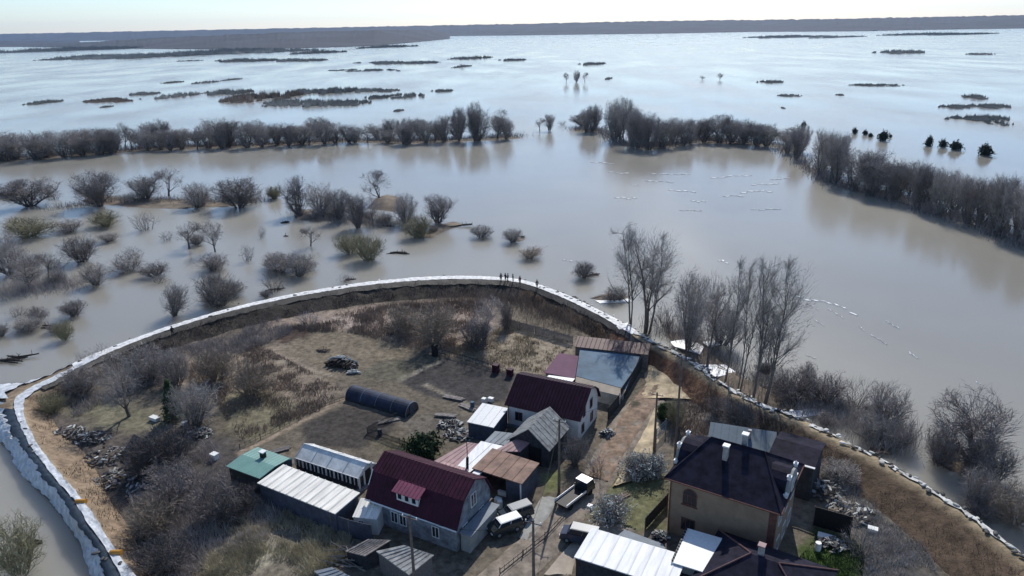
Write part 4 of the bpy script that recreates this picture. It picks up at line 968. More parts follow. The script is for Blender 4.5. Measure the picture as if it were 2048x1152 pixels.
def dormer(par, y0, y1, face_x, sgn, zt):
    d = bpy.data.objects.new('gable_dormer', None); C.objects.link(d); d.parent = par; m = (y0+y1)/2; n = 8; wd = y1-y0
    pts = [(y0, e-.1)]+[(m-wd/2*math.cos(PI*k/n), e+.2+(zt)*math.sin(PI*k/n)) for k in range(n+1)]+[(y1, e-.1)]
    x0, x1 = (face_x-2.6, face_x) if sgn > 0 else (face_x, face_x+2.6)
    MB().prism_x(pts, x0, x1).build('gable_wall', 'grey_render', d)
    rp = [(m-(wd/2+.12)*math.cos(PI*k/n), e+.24+(zt+.12)*math.sin(PI*k/n)) for k in range(n+1)]
    slab(rp, x0, x1-.3 if sgn > 0 else x1, .08).build('dormer_roof', 'slate_roof', d) if sgn > 0 else slab(rp, x0+.3, x1, .08).build('dormer_roof', 'slate_roof', d)
    fx = face_x-.15 if sgn > 0 else face_x+.15
    for yy, zz in ((y0, e+.2), (m-wd*.33, e+zt*.95), (m+wd*.33, e+zt*.95), (y1, e+.2)):
        f = MB(); f.box(fx-.17, fx+.17, yy-.17, yy+.17, zz, zz+.3); f.box(fx-.22, fx+.22, yy-.22, yy+.22, zz+.3, zz+.4); f.tube([(fx, yy, zz+.4), (fx, yy, zz+.5), (fx, yy, zz+.6)], [.12, .15, .04], 8); f.build('finial', 'white_trim', d)
    window(d, 'r' if sgn > 0 else 'l', m, e+.1, .9, 1.0, face_x, 'white_trim', 1)
dormer(r, 2.6, 6.6, LX-.05, 1, 1.9); dormer(r, 2.8, 6.8, -.0, -1, 1.9)
for cx, cy, z0, z1 in ((5.0, 3.3, e+1.6, e+3.5), (6.2, 5.6, e+2.0, e+4.0)):
    c = MB().box(cx-.25, cx+.25, cy-.25, cy+.25, z0, z1).build('chimney', 'chimney', r); MB().box(cx-.33, cx+.33, cy-.33, cy+.33, z1, z1+.14).build('chimney_cap', 'white_trim', c)
# its rear wing
r = root_at(1540, 905, 5.2, 'dark_annex', 'dark roofed rear annex with a white gutter behind the two storey house', th=rad(-33)); 
simple(r, 4.6, [(0, 4.6), (3.2, 5.2), (6, 4.6)], -.2, 'dark_boards', 'slate_roof', .2, .3, 0)
slab([(-.02, 4.66), (-.25, 4.62)], -.2, 4.8, .10).build('gutter', 'white_trim', r)
r = root_at(1418, 882, 4.2, 'blue_leanto', 'blue grey metal lean-to roof behind the two storey house', 'shed', th=rad(-20))
simple(r, 7.2, [(0, 3.6), (3.9, 4.4)], -.2, 'grey_render', 'slate_blue', .2, .3, .9, seam_h=.02)
MB().box(4.2, 4.6, 2.0, 2.4, 3.8, 5.1).build('chimney', 'chimney', r)
# --- low dark hipped house in front and its pale garage
r = root_at(1376, 1166, 3.1, 'dark_house', 'low house with a dark purple hipped roof at the bottom edge', th=rad(-33)); e = 2.95
LX, LY = 11.0, 8.6
MB().box(.4, LX-.4, .4, LY-.4, -.2, e-.1).build('wall', 'brick_red', r)
b = MB(); A = [(0, 0, e), (LX, 0, e), (LX, LY, e), (0, LY, e)]; RA, RB = (4.2, 4.3, e+2.0), (6.6, 4.3, e+2.0)
b.face([A[0], A[1], RB, RA]); b.face([A[1], A[2], RB]); b.face([A[2], A[3], RA, RB]); b.face([A[3], A[0], RA]); b.face([(x, y, z-.15) for x, y, z in A][::-1])
for k in range(4): p, q = A[k], A[(k+1) % 4]; b.face([(p[0], p[1], p[2]-.15), (q[0], q[1], q[2]-.15), q, p])
b.build('roof', 'slate_roof', r)
b = MB()
for p, q in ((A[0], RA), (A[1], RB), (A[2], RB), (A[3], RA)): b.tube([(p[0], p[1], p[2]+.05), (q[0], q[1], q[2]+.05)], .08, 5)
b.build('ridge_cap', 'brown_roof', r)
c = MB().box(4.7, 5.2, 4.6, 5.1, e+1.5, e+2.8).build('chimney', 'chimney', r); MB().box(4.62, 5.28, 4.52, 5.18, e+2.8, e+2.92).build('chimney_cap', 'pink_roof', c)
window(r, 'f', 2, 1, 1, 1.2, .4); window(r, 'f', 6, 1, 1, 1.2, .4)
r = root_at(1345, 1122, 3.6, 'pale_garage', 'garage with a pale flat roof edged by a dark scalloped line', th=rad(-28))
simple(r, 3.2, [(0, 3.3), (5.3, 3.38)], -.2, 'grey_render', 'white_trim', .15, .2, 0)
b = MB()
for k in range(12): b.box(-.14, .02, .15+k*.43, .4+k*.43, 3.32+k*.0065, 3.43+k*.0065)
b.build('roof_edge', 'black', r)
MB().box(.6, 2.8, .14, .20, .1, 2.3).build('door', 'dark_boards', r)
# --- bright white roof and the grey roof behind it
r = root_at(1150, 1112, 3.4, 'white_roof_shed', 'long shed with the brightest white metal roof, bottom right', 'shed', th=rad(-27))
pf = [(0, 3.1), (4.7, 3.1)]; simple(r, 9.3, pf, -.2, 'dark_boards', 'bright_metal', .1, .25, 1.15, seam_h=.04, seam_w=.10)
# --- green roof shed
r = root_at(453, 932, 3.0, 'green_roof_shed', 'square shed with a pale green metal roof and white capped chimney', 'shed', th=rad(-29))
simple(r, 5.2, [(0, 2.8), (2.4, 3.0), (4.7, 2.75)], -.2, 'dark_boards', 'teal_metal', .1, .3, .5, seam_h=.03)
c = MB().box(2.2, 2.75, 3.0, 3.5, 2.7, 3.6).build('chimney', 'black', r); MB().box(2.1, 2.85, 2.92, 3.58, 3.6, 3.72).build('chimney_cap', 'white_trim', c)
# --- long white ribbed roof
r = root_at(515, 964, 3.1, 'ribbed_roof_shed', 'long shed with a white ribbed roof and dark blue wall beside the green roofed shed', 'shed', th=rad(-30))
pf = [(0, 2.8), (3.9, 2.95)]; simple(r, 11.3, pf, -.2, 'navy_boards', 'white_metal', .1, .2, 1.0, seam_h=.12, seam_w=.13)
# fence continuing from the shed to the house
def fence(line, h, label, m='grey_boards', post=True, z=GZ, board=.14, gap=.03, solid=False, name='board_fence'):
    P = [W(x, y, z) for x, y in line]; o = thing(name, label, 'fence', P[0]); b = MB(); pb = MB(); O = P[0]; k = 0
    for p, q in zip(P, P[1:]):
        d = (q-p); L = d.length; d.normalize(); nrm = Vector((-d.y, d.x, 0))
        if solid:
            a0, c0 = p-O, q-O; t = nrm*.03; n = max(1, int(L/.25))
            for i in range(n):
                s0, s1 = a0.lerp(c0, i/n), a0.lerp(c0, (i+1)/n); off = nrm*(.025 if i % 2 else 0)
                b.face([s0+off, s1+off, s1+off+Vector((0, 0, h)), s0+off+Vector((0, 0, h))]); b.face([s0+off+t*1.5, s0+off+t*1.5+Vector((0, 0, h)), s1+off+t*1.5+Vector((0, 0, h)), s1+off+t*1.5]); b.face([s0+off+Vector((0, 0, h)), s1+off+Vector((0, 0, h)), s1+off+t*1.5+Vector((0, 0, h)), s0+off+t*1.5+Vector((0, 0, h))])
        else:
            n = int(L/(board+gap))
            for i in range(n):
                s = p-O+d*(i*(board+gap)); hh = Vector((0, 0, h*rng.uniform(.85, 1.05))); u = d*board; t = nrm*.03
                b.face([s+t, s+u+t, s+u+t+hh, s+t+hh])
            for zz in (h*.25, h*.8): b.tube([p-O+Vector((0, 0, zz)), q-O+Vector((0, 0, zz))], .04, 4)
        if post:
            n = max(1, int(L/3.))
            for i in range(n): s = p-O+d*(L*i/n); MB().tube([s+Vector((0, 0, -.2)), s+Vector((0, 0, h+.1))], .06, 5).build('post', 'wood_pole', o)
    b.build('panel', m, o)
    return o
fence([(664, 1062), (700, 1075), (745, 1086)], 2.2, 'dark blue sheet fence between the long ribbed shed and the gambrel house', 'navy_boards', solid=True)
# small pale gable roof by the gambrel house
r = root_at(705, 1030, 2.6, 'pale_roof_shed', 'tiny shed with a pale roof squeezed against the gambrel house', 'shed', th=rad(-10))
simple(r, 2.6, [(0, 2.2), (2.6, 2.7)], -.2, 'white_wall', 'white_metal', .05, .15, .5)
window(r, 'f', .8, 1.1, .5, .6, .15, mull=0)
# --- glasshouse
r = root_at(590, 916, 1.9, 'greenhouse', 'pale glazed greenhouse with white ribs above the long ribbed shed', 'greenhouse', th=rad(-28))
GL, GD = 9.6, 3.4; pf = [(0, 1.75), (1.7, 2.75), (3.4, 1.75)]
b = slab(pf, 0, GL, .04); b.build('roof', 'polycarb', r)
b = MB(); n = 16
for k in range(n+1):
    x = GL*k/n; w_ = .06 if k % 2 else .12
    for y in (-.03, GD+.03): b.box(x-w_, x+w_, y-.03, y+.03, .75, 1.72)
    if k % 4 == 0:
        for (y0, z0), (y1, z1) in zip(pf, pf[1:]): b.tube([(x, y0, z0+.04), (x, y1, z1+.04)], .045, 4)
b.tube([(-.05, 1.7, 2.8), (GL+.05, 1.7, 2.8)], .06, 5); b.tube([(-.05, -.03, 1.76), (GL+.05, -.03, 1.76)], .05, 5)
for y in (.1, 1.0, 2.4, 3.3): b.box(GL-.03, GL+.05, y-.12, y+.12, .2, 1.75+(.9 if .5 < y < 3 else 0)*.9)
b.build('frame', 'white_trim', r)
MB().box(0, GL-.05, 0, GD, -.1, .75).build('base', 'dark_boards', r); MB().box(.05, GL-.1, .05, GD-.05, .75, 1.7).build('glazing', 'glass', r)
MB().prism_x([(.05, 1.7), (1.7, 2.66), (3.35, 1.7)], GL-.08, GL-.04).build('gable_glazing', 'polycarb', r)
MB().box(GL-.03, GL+.03, 1.25, 2.1, .1, 2.0).build('door', 'black', r)
# --- blue tunnel
P = W(691, 800, GZ); r = thing('polytunnel', 'dark blue arched polytunnel on the ploughed plot', 'greenhouse', (P.x, P.y, GZ-.1), rad(-30)); n = 12
arc = [(1.45-1.45*math.cos(PI*k/n), .1+1.6*math.sin(PI*k/n)**.85) for k in range(n+1)]
slab(arc, 0, 10.8, .03).build('cover', 'blue_film', r)
MB().prism_x([(y*.97+.04, z-.05) for y, z in arc], 10.75, 10.78).build('end_panel', 'glass', r)
b = MB()
for x in (0, 2.7, 5.4, 8.1, 10.8): b.tube([(x, y, z+.02) for y, z in arc], .035 if x < 10 else .06, 5)
b.build('hoops', 'grey_metal', r); MB().box(10.78, 10.84, 1.0, 1.9, .1, 1.6).build('door', 'navy_boards', r)
MB().box(0, 10.8, -.06, -.0, 0, .45).build('skirt_board', 'dark_boards', r)
# --- white roofed shed by the white house
r = root_at(935, 842, 2.8, 'white_cabin', 'small cabin with a bright white roof and navy wall left of the white house', 'shed', th=rad(-28)); r.rotation_euler.z = rad(-24)
simple(r, 3.6, [(0, 2.5), (4.6, 2.9)], -.2, 'navy_boards', 'white_trim', .1, .15, 1.2, seam_h=.04)
# --- grey barn
r = thing('grey_barn', 'weathered grey barn with a dark open gable in front of the white house', 'barn', (0, 0, 0)); P = W(1098, 898, 3.0); 
th2 = rad(62); r.location = (P.x, P.y, GZ-.15); r.rotation_euler = (0, 0, th2)
# local x runs away from the camera, y to the left
pf = [(-.2, 2.7), (2.6, 5.0), (5.6, 2.7)]
simple(r, 5.6, pf, -.2, 'dark_boards', 'slate_sheet', .25, .3, .9)
MB().box(-.06, -.003, 1.0, 3.6, .1, 2.6).build('opening', 'black', r)
# --- lean-tos: brown grey roof left of the barn, white strip roof, pink lean-to
def flat(name, label, q, z, th_, hw, m, wm='dark_boards', seam=.0, cat='shed', legs=True):
    """roof sheet from its four survey corners at height z, on a walled base"""
    zs = z if hasattr(z, '__len__') else [z]*4
    P = [W(x, y, zz) for (x, y), zz in zip(q, zs)]; c = sum(P, Vector())/4; o = thing(name, label, cat, (c.x, c.y, GZ-.1)); O = Vector((c.x, c.y, GZ-.1)); b = MB()
    t = Vector((0, 0, -th_)); L = [p-O for p in P]
    b.face(L); b.face([p+t for p in L][::-1])
    for k in range(4): b.face([L[k]+t, L[(k+1) % 4]+t, L[(k+1) % 4], L[k]])
    if seam:
        n = int((L[1]-L[0]).length/seam)
        for k in range(1, n):
            a, d_ = L[0].lerp(L[1], k/n), L[3].lerp(L[2], k/n); u = (L[1]-L[0]).normalized()*.06; up = Vector((0, 0, .06))
            b.face([a-u+up*.1, a+up, d_+up, d_-u+up*.1]); b.face([a+up, a+u+up*.1, d_+u+up*.1, d_+up])
    b.build('roof', m, o)
    if legs:
        cc = sum(L, Vector())/4; s = MB(); K = [cc+(p-cc)*.92 for p in L]; K = [Vector((p.x, p.y, 0)) for p in K]; T = [Vector((k.x, k.y, l.z-th_-.05)) for k, l in zip(K, L)]
        for k in range(4): s.face([K[k], K[(k+1) % 4], T[(k+1) % 4], T[k]])
        s.face(T); s.build('wall', wm, o)
    return o
flat('brown_leanto', 'faded brown roofed lean-to on the left side of the grey barn', [(985, 903), (1040, 903), (1085, 862), (1050, 868)], [2.9, 2.9, 3.5, 3.3], .1, 0, 'pink_roof', seam=.7)
flat('white_strip_roof', 'bright white strip roof running from the gambrel house to the barn', [(905, 942), (935, 948), (1008, 892), (962, 882)], 2.7, .1, 0, 'bright_metal', seam=.9)
flat('pink_leanto', 'faded pink lean-to roof behind the gambrel house ridge', [(868, 922), (908, 938), (960, 888), (935, 884)], [2.4, 2.5, 2.6, 2.5], .1, 0, 'pink_roof', seam=.7)
flat('pink_porch', 'pinkish porch roof against the back slope of the gambrel house', [(876, 937), (925, 955), (938, 938), (885, 922)], [3.4, 3.4, 3., 3.], .1, 0, 'pink_roof', seam=.5)
flat('teal_roof_patch', 'small dark teal roof between the white cabin and the white strip roof', [(968, 884), (1010, 890), (1040, 868), (990, 862)], 2.3, .1, 0, 'grey_metal', seam=.6)
flat('grey_roof_shed', 'low shed with a plain light grey roof behind the bright white roof', [(1228, 1076), (1338, 1113), (1326, 1088), (1250, 1059)], [2.7, 2.7, 2.8, 2.8], .1, 0, 'grey_metal', wm='grey_boards')
# --- rusty roofed carport
o = flat('rusty_carport', 'carport with a rusty brown roof and one open front bay', [(944, 936), (1044, 968), (1079, 926), (985, 896)], [3.1, 3.1, 3.2, 3.2], .12, 0, 'rust_roof', wm='navy_boards', seam=1.1, legs=False)
P = [W(944, 936, 3.1), W(1044, 968, 3.1), W(1079, 926, 3.2), W(985, 896, 3.2)]; O = o.location; L = [Vector((p.x-O.x, p.y-O.y, 0)) for p in P]; cc = sum(L, Vector())/4; L = [cc+(p-cc)*.93 for p in L]
b = MB(); up = Vector((0, 0, 2.78))
b.face([L[0].lerp(L[1], .68), L[1], L[1]+up, L[0].lerp(L[1], .68)+up]); b.face([L[1], L[2], L[2]+up, L[1]+up]); b.face([L[2], L[3], L[3]+up, L[2]+up]); b.face([L[3], L[0], L[0]+up, L[3]+up]); b.build('wall', 'navy_boards', o)
b = MB(); b.tube([L[0], L[0]+up], .08, 6); b.build('post', 'grey_metal', o)
b = MB(); b.tube([L[1]+Vector((-.05, -.1, 0)), L[1]+Vector((-.05, -.1, 2.8))], .09, 6); b.build('post', 'white_trim', o)
# stove pipe
P = W(935, 940, 2.7); o = thing('stove_pipe', 'tall black stove pipe standing by the white strip roof', 'pipe', P)
b = MB(); b.tube([(0, 0, -1.5), (0, 0, .6), (.05, 0, 1.7)], .16, 8); b.build('pipe', 'black', o); MB().tube([(.05, 0, 1.7), (.05, 0, 3.6)], .05, 6).build('aerial', 'wire', o)
flat('skylight_roof', 'small white square roof hatch beside the stove pipe', [(944, 946), (957, 951), (965, 942), (953, 938)], 2.9, .15, 0, 'bright_metal')
# --- bottom: ruined sheds, blue shed
flat('slate_shed', 'old shed with a streaked grey slate roof at the bottom', [(752, 1102), (818, 1150), (868, 1110), (808, 1090)], [2.7, 2.7, 3.0, 3.0], .12, 0, 'slate_sheet', wm='grey_boards', seam=.55)
flat('collapsed_shed', 'collapsed shed roof of warped grey boards at the bottom', [(690, 1102), (730, 1112), (782, 1080), (736, 1078)], [1.4, 2.2, 2.6, 2.1], .1, 0, 'old_boards', wm='dark_boards', seam=.4)
b = MB(); rg = random.Random(4); P0 = W(720, 1118, GZ); 
for k in range(26):
    a = rad(-28)+rg.gauss(0, .5); p = Vector((rg.uniform(-3, 3), rg.uniform(-1.5, 1.5), rg.uniform(.1, .7))); d_ = Vector((math.cos(a), math.sin(a), rg.uniform(-.3, .3)))*rg.uniform(.8, 1.8); b.tube([p-d_, p+d_], .07, 4)
o = b.build('plank_heap', 'old_boards'); o.location = P0; tag(o, 'heap of loose grey planks beside the collapsed shed', 'planks')
flat('blue_shed', 'low shed with a pale blue roof cut by the bottom edge', [(628, 1142), (672, 1180), (712, 1158), (664, 1134)], [2.4, 2.4, 2.6, 2.6], .1, 0, 'grey_metal', wm='blue_metal', seam=.6)
# --- courtyard at the top of the road
r = thing('brown_roof_barn', 'long narrow barn with a dull brown roof under the back dike', 'barn', (0, 0, 0)); P = W(1150, 692, 3.); r.location = (P.x, P.y, GZ-.1); r.rotation_euler = (0, 0, rad(-18))
simple(r, 11.2, [(0, 2.7), (2.9, 3.3)], -.2, 'grey_boards', 'brown_roof', .2, .3, .7)
flat('blue_roof_hall', 'wide blue metal roof in the yard at the top of the dirt road', [(1152, 752), (1252, 778), (1280, 712), (1160, 698)], [2.0, 2.0, 2.6, 2.6], .1, 0, 'blue_metal', wm='white_wall', seam=.0)
flat('beige_canopy', 'beige curved canopy along the front of the blue roof', [(1150, 775), (1240, 800), (1252, 779), (1152, 753)], [1.5, 1.5, 1.95, 1.95], .08, 0, 'concrete_beige', wm='white_wall')
flat('purple_canopy', 'flat purple roof left of the blue metal roof', [(1088, 745), (1150, 757), (1157, 712), (1118, 706)], 2.1, .08, 0, 'purple_roof', wm='pink_roof')
flat('white_porch_roof', 'small pinkish white roof behind the ridge of the white house', [(1088, 757), (1140, 768), (1150, 757), (1098, 750)], 2.3, .08, 0, 'white_trim')
fence([(1292, 712), (1282, 740), (1262, 775), (1240, 808)], 2.4, 'tall dark board fence on the road side of the blue roofed yard', 'dark_boards', solid=True)
fence([(1238, 812), (1215, 840)], 1.9, 'low dark fence joining the white house to the yard', 'dark_boards', solid=True)
fence([(1238, 814), (1180, 800)], 1.8, 'pale concrete fence across the front of the yard', 'concrete', solid=True, name='concrete_fence')
# --- fences on the plots
fence([(1010, 652), (1070, 668), (1148, 690)], 1.6, 'pale picket fence under the right part of the back dike', 'old_boards')
fence([(868, 705), (930, 722), (985, 740), (1028, 752)], 1.1, 'low dark fence between the dry field and the black ploughed plot', 'dark_boards', board=.08, gap=.22)
fence([(975, 690), (935, 700), (870, 712)], .8, 'low wire fence at the left of the dry field', 'old_boards', board=.06, gap=.5)
fence([(480, 898), (560, 858), (640, 818), (690, 800)], .7, 'low rail fence along the grassy path left of the polytunnel', 'log_wood', board=.06, gap=.7)
fence([(735, 866), (795, 835)], 1.0, 'dark fence behind the gambrel house, left side', 'dark_boards', board=.1, gap=.1)
fence([(735, 868), (800, 890), (835, 905)], 1.0, 'dark garden fence running towards the green bush', 'dark_boards', board=.1, gap=.1)
fence([(1360, 890), (1430, 925)], 1.6, 'grey fence behind the left corner of the two storey house', 'grey_boards')
fence([(1000, 1150), (1090, 1078), (1130, 1035)], .8, 'low dark rail fence along the left verge of the dirt road', 'dark_boards', board=.06, gap=.6)
fence([(1625, 1050), (1700, 1072)], 2.3, 'black board wall right of the two storey house', 'black', solid=True)
fence([(1290, 1060), (1335, 1010), (1338, 970)], 1.5, 'dark fence along the left side of the two storey house', 'dark_boards', solid=True)
# metal gate
P = W(1312, 885, GZ); o = thing('metal_gate', 'blue grey metal gate standing open beside the dirt road', 'gate', P, rad(55)); b = MB()
for x in (0, 3.): MB().tube([(x, 0, -.1), (x, 0, 2.)], .07, 6).build('post', 'grey_metal', o)
for z in (.4, .9, 1.4, 1.8): b.tube([(0, 0, z), (3, 0, z)], .035, 5)
for k in range(9): b.tube([(k*.37, 0, .3), (k*.37, 0, 1.85)], .02, 4)
b.build('bars', 'blue_metal', o)

# ------------------------------------------------------------------ dirt road
def road(name, left, right, m, z=.36, bumps=.06):
    A = [W(x, y, GZ) for x, y in left]; B = [W(x, y, GZ) for x, y in right]; R = resample([A, B], .7); b = MB(); n = 9
    for s, (p, q) in R:
        for k in range(n):
            u = k/(n-1)+ (nz(p, .5, 3)*.10*(1 if k else -1) if k in (0, n-1) else 0); x = p.lerp(q, u); rut = -.13 if k in (2, 6) else -.05 if k in (3, 5) else 0; edge = -.42 if k in (0, n-1) else -.05 if k in (1, n-2) else 0; b.v.append((x.x, x.y, z+rut+edge+nz(x, .6)*bumps+.10))
    b.f = [(r_*n+k, r_*n+k+1, (r_+1)*n+k+1, (r_+1)*n+k) for r_ in range(len(R)-1) for k in range(n-1)]
    tag(b.build(name, m, smooth=True), kind='structure')
mat('road_mud', (.21, .175, .14), .9, .5, .8, bump=.6, stretch=(1, 1, 1), detail=7)
mat('road_red', (.22, .155, .11), .9, .5, .9, bump=.7, detail=7)
mat('sand', (.43, .35, .23), .95, .45, .6, bump=.5, detail=6)
road('dirt_road', [(860, 1240), (945, 1152), (1008, 1095), (1075, 1045), (1120, 1005), (1150, 965), (1172, 920), (1195, 880), (1222, 835), (1258, 795)], [(1010, 1240), (1080, 1152), (1128, 1105), (1158, 1060), (1188, 1020), (1222, 980), (1256, 935), (1285, 890), (1310, 840), (1340, 800)], 'road_mud')
road('churned_track', [(1172, 955), (1196, 905), (1222, 860), (1250, 815), (1285, 772)], [(1222, 965), (1250, 912), (1285, 860), (1318, 805), (1350, 768)], 'road_red', z=.44, bumps=.3)
road('sand_ramp', [(1222, 975), (1250, 922), (1284, 866), (1308, 818)], [(1268, 965), (1302, 915), (1318, 870), (1322, 812)], 'sand', z=.46, bumps=.3)
road('sandy_landing', [(1275, 800), (1285, 760), (1292, 720), (1300, 690), (1285, 672)], [(1400, 800), (1385, 780), (1355, 750), (1332, 715), (1306, 684)], 'sand', z=.5, bumps=.3)
road('yard_concrete', [(1035, 1075), (1058, 1030), (1082, 988)], [(1062, 1085), (1098, 1035), (1122, 990)], 'concrete', z=.34, bumps=.01)
road('yard_gravel', [(1080, 1150), (1130, 1095), (1165, 1060), (1200, 1030)], [(1150, 1150), (1160, 1110), (1215, 1075), (1290, 1060)], 'concrete_beige', z=.33, bumps=.03)

# ------------------------------------------------------------------ vehicles
def car(px, py, rz, label, body, roofm, name='parked_car', L=4.3, Wd=1.75, Hh=1.5, cat='car', van=False):
    P = W(px, py, GZ+.05); o = thing(name, label, cat, (P.x, P.y, GZ+.12), rz); hw = Wd/2
    hood = .92 if not van else 1.15
    lo = [(-L/2, .35), (-L/2+.05, .75), (-L/2+.15, hood), (L/2-.9, hood-.04), (L/2-.08, hood-.2), (L/2, .4)]
    b = MB(); y = hw; i = 0
    sec = []
    for x, z in lo: sec.append((x, z))
    pr = [(x, .28) for x, z in lo[::-1]]+[(x, z) for x, z in lo]
    # body prism along y with slightly tucked sides
    n = len(pr); b.v += [(x, -y*(.94 if z > .8 else 1), z) for x, z in pr]+[(x, y*(.94 if z > .8 else 1), z) for x, z in pr]
    b.f += [tuple(range(n)), tuple(range(n, 2*n))[::-1]]+[(k, n+k, n+(k+1) % n, (k+1) % n) for k in range(n)]
    b.build('body', body, o)
    x0, x1 = (-L/2+.12, L/2-1.25) if not van else (-L/2+.1, L/2-.75); t0, t1 = (x0+.35, x1-.65) if not van else (x0+.1, x1-.4)
    g = MB(); g.v = [(x0, -hw*.9, hood), (x1, -hw*.9, hood), (x1, hw*.9, hood), (x0, hw*.9, hood), (t0, -hw*.74, Hh-.06), (t1, -hw*.74, Hh-.06), (t1, hw*.74, Hh-.06), (t0, hw*.74, Hh-.06)]
    g.f = [(0, 1, 5, 4), (1, 2, 6, 5), (2, 3, 7, 6), (3, 0, 4, 7), (4, 5, 6, 7)]; g.build('windows', 'glass', o)
    rf = MB(); rf.box(t0-.05, t1+.05, -hw*.78, hw*.78, Hh-.05, Hh); rf.box(t0+.06, t1-.06, -hw*.70, hw*.70, Hh, Hh+.03)
    for x_b, x_t in ((x0+.03, t0), (x1-.03, t1), ((x0+x1)/2, (t0+t1)/2)):
        for sy in (-1, 1): rf.tube([(x_b, sy*hw*.905, hood), (x_t, sy*hw*.755, Hh-.03)], .035, 4)
    rf.build('roof', roofm, o)
    for x in (-L/2+.8, L/2-.8):
        for sy in (-1, 1):
            w_ = MB().tube([(x, sy*(hw-.2), .3), (x, sy*(hw+.01), .3)], .31, 14).build('wheel', 'rubber', o); MB().tube([(x, sy*(hw+.01), .3), (x, sy*(hw+.025), .3)], .18, 10).build('rim', 'car_silver', w_)
    for sy in (-1, 1):
        MB().box(L/2-.06, L/2+.02, sy*hw*.72-.16, sy*hw*.72+.16, .58, .72).build('headlight', 'white_trim', o); MB().box(-L/2-.02, -L/2+.06, sy*hw*.8-.12, sy*hw*.8+.12, .6, .76).build('tail_light', 'brick_red', o)
    return o
car(1010, 1062, rad(208), 'dark car with a glaring white roof, front one of two parked at the gambrel house', 'car_dark', 'car_white', van=True, L=3.7, Hh=1.5, Wd=1.6)
car(1032, 1036, rad(208), 'dark car with a silver grey roof, parked behind the white roofed one', 'car_dark', 'car_silver', van=True, L=3.7, Hh=1.5, Wd=1.6)
car(1160, 1082, rad(160), 'dark blue van with a silver roof standing before the bright white roof', 'car_navy', 'car_silver', name='parked_van', cat='van', van=True, L=4.0, Wd=1.6, Hh=1.7)
# flatbed lorry by the road bend
P = W(1150, 1000, GZ); o = thing('flatbed_truck', 'dark flatbed truck with a white cab roof on the left side of the dirt road', 'truck', (P.x, P.y, GZ+.1), rad(48)); o.scale = (.82,)*3
b = MB(); b.box(-3.2, 1.2, -1.05, 1.05, .75, .9); b.box(-3.2, 3.0, -.4, .4, .5, .74); b.build('bed', 'black', o)
for y in (-1.05, 1.0): MB().box(-3.2, 1.15, y, y+.06, .9, 1.25).build('side_board', 'car_white', o)
MB().box(1.3, 3.2, -1.05, 1.05, .55, 1.5).build('cab', 'car_dark', o)
b = MB(); b.v = [(1.35, -1, 1.5), (3.15, -1, 1.5), (3.15, 1, 1.5), (1.35, 1, 1.5), (1.4, -.9, 2.15), (2.7, -.9, 2.15), (2.7, .9, 2.15), (1.4, .9, 2.15)]; b.f = [(0, 1, 5, 4), (1, 2, 6, 5), (2, 3, 7, 6), (3, 0, 4, 7)]; b.build('windows', 'glass', o)
MB().box(1.35, 2.78, -.95, .95, 2.15, 2.25).build('cab_roof', 'car_white', o)
for x in (-2.2, 2.2):
    for sy in (-1, 1): MB().tube([(x, sy*.75, .42), (x, sy*1.05, .42)], .43, 14).build('wheel', 'rubber', o)
# white loose bits near the carport
def bit(px, py, sx, sy, sz, label, m='white_trim', name='white_crate', cat='crate', rz=-.5, z=GZ):
    P = W(px, py, z); o = thing(name, label, cat, (P.x, P.y, z), rz); b = MB(); b.box(-sx/2, sx/2, -sy/2, sy/2, 0, sz*.85); b.build('body', m, o); b = MB(); b.box(-sx/2-.03, sx/2+.03, -sy/2-.03, sy/2+.03, sz*.855, sz); b.build('lid', m, o)
bit(996, 1004, .7, .5, .5, 'small white box lying in front of the carport')
bit(1011, 992, 1.8, .35, .5, 'long white bench shaped box in the carport opening')
bit(310, 840, 1.4, .7, .5, 'white box on the grass left of the spruce')
bit(370, 850, .6, .6, .5, 'small white box at the foot of the thin dark stemmed tree')
bit(1745, 1062, .9, .6, .4, 'small white box on bare soil right of the black wall')
bit(968, 805, .5, .5, .7, 'small white bin at the corner of the white cabin')
bit(982, 803, .7, .5, .6, 'pale box between the bin and the white house')
bit(1600, 912, 1.2, .8, .4, 'pale flat box on the grass behind the dark annex')
bit(870, 712, .75, .75, 2.0, 'tall black bin at the corner of the black ploughed plot', 'black', 'black_bin', 'bin', z=GZ)
bit(992, 745, .9, .9, 1.4, 'maroon box left of the white house roof', 'maroon_roof', 'maroon_box', 'box')
bit(1020, 752, .9, .7, 1.2, 'second maroon box touching the white house', 'maroon_roof', 'maroon_box', 'box')
bit(1180, 1015, .5, .5, .3, 'small white box on the road by the truck')
bit(430, 918, .9, .7, .8, 'white topped crate left of the green roofed shed')
bit(1652, 1078, 1.6, .7, .4, 'pale tarp covered box beside the green lawn')
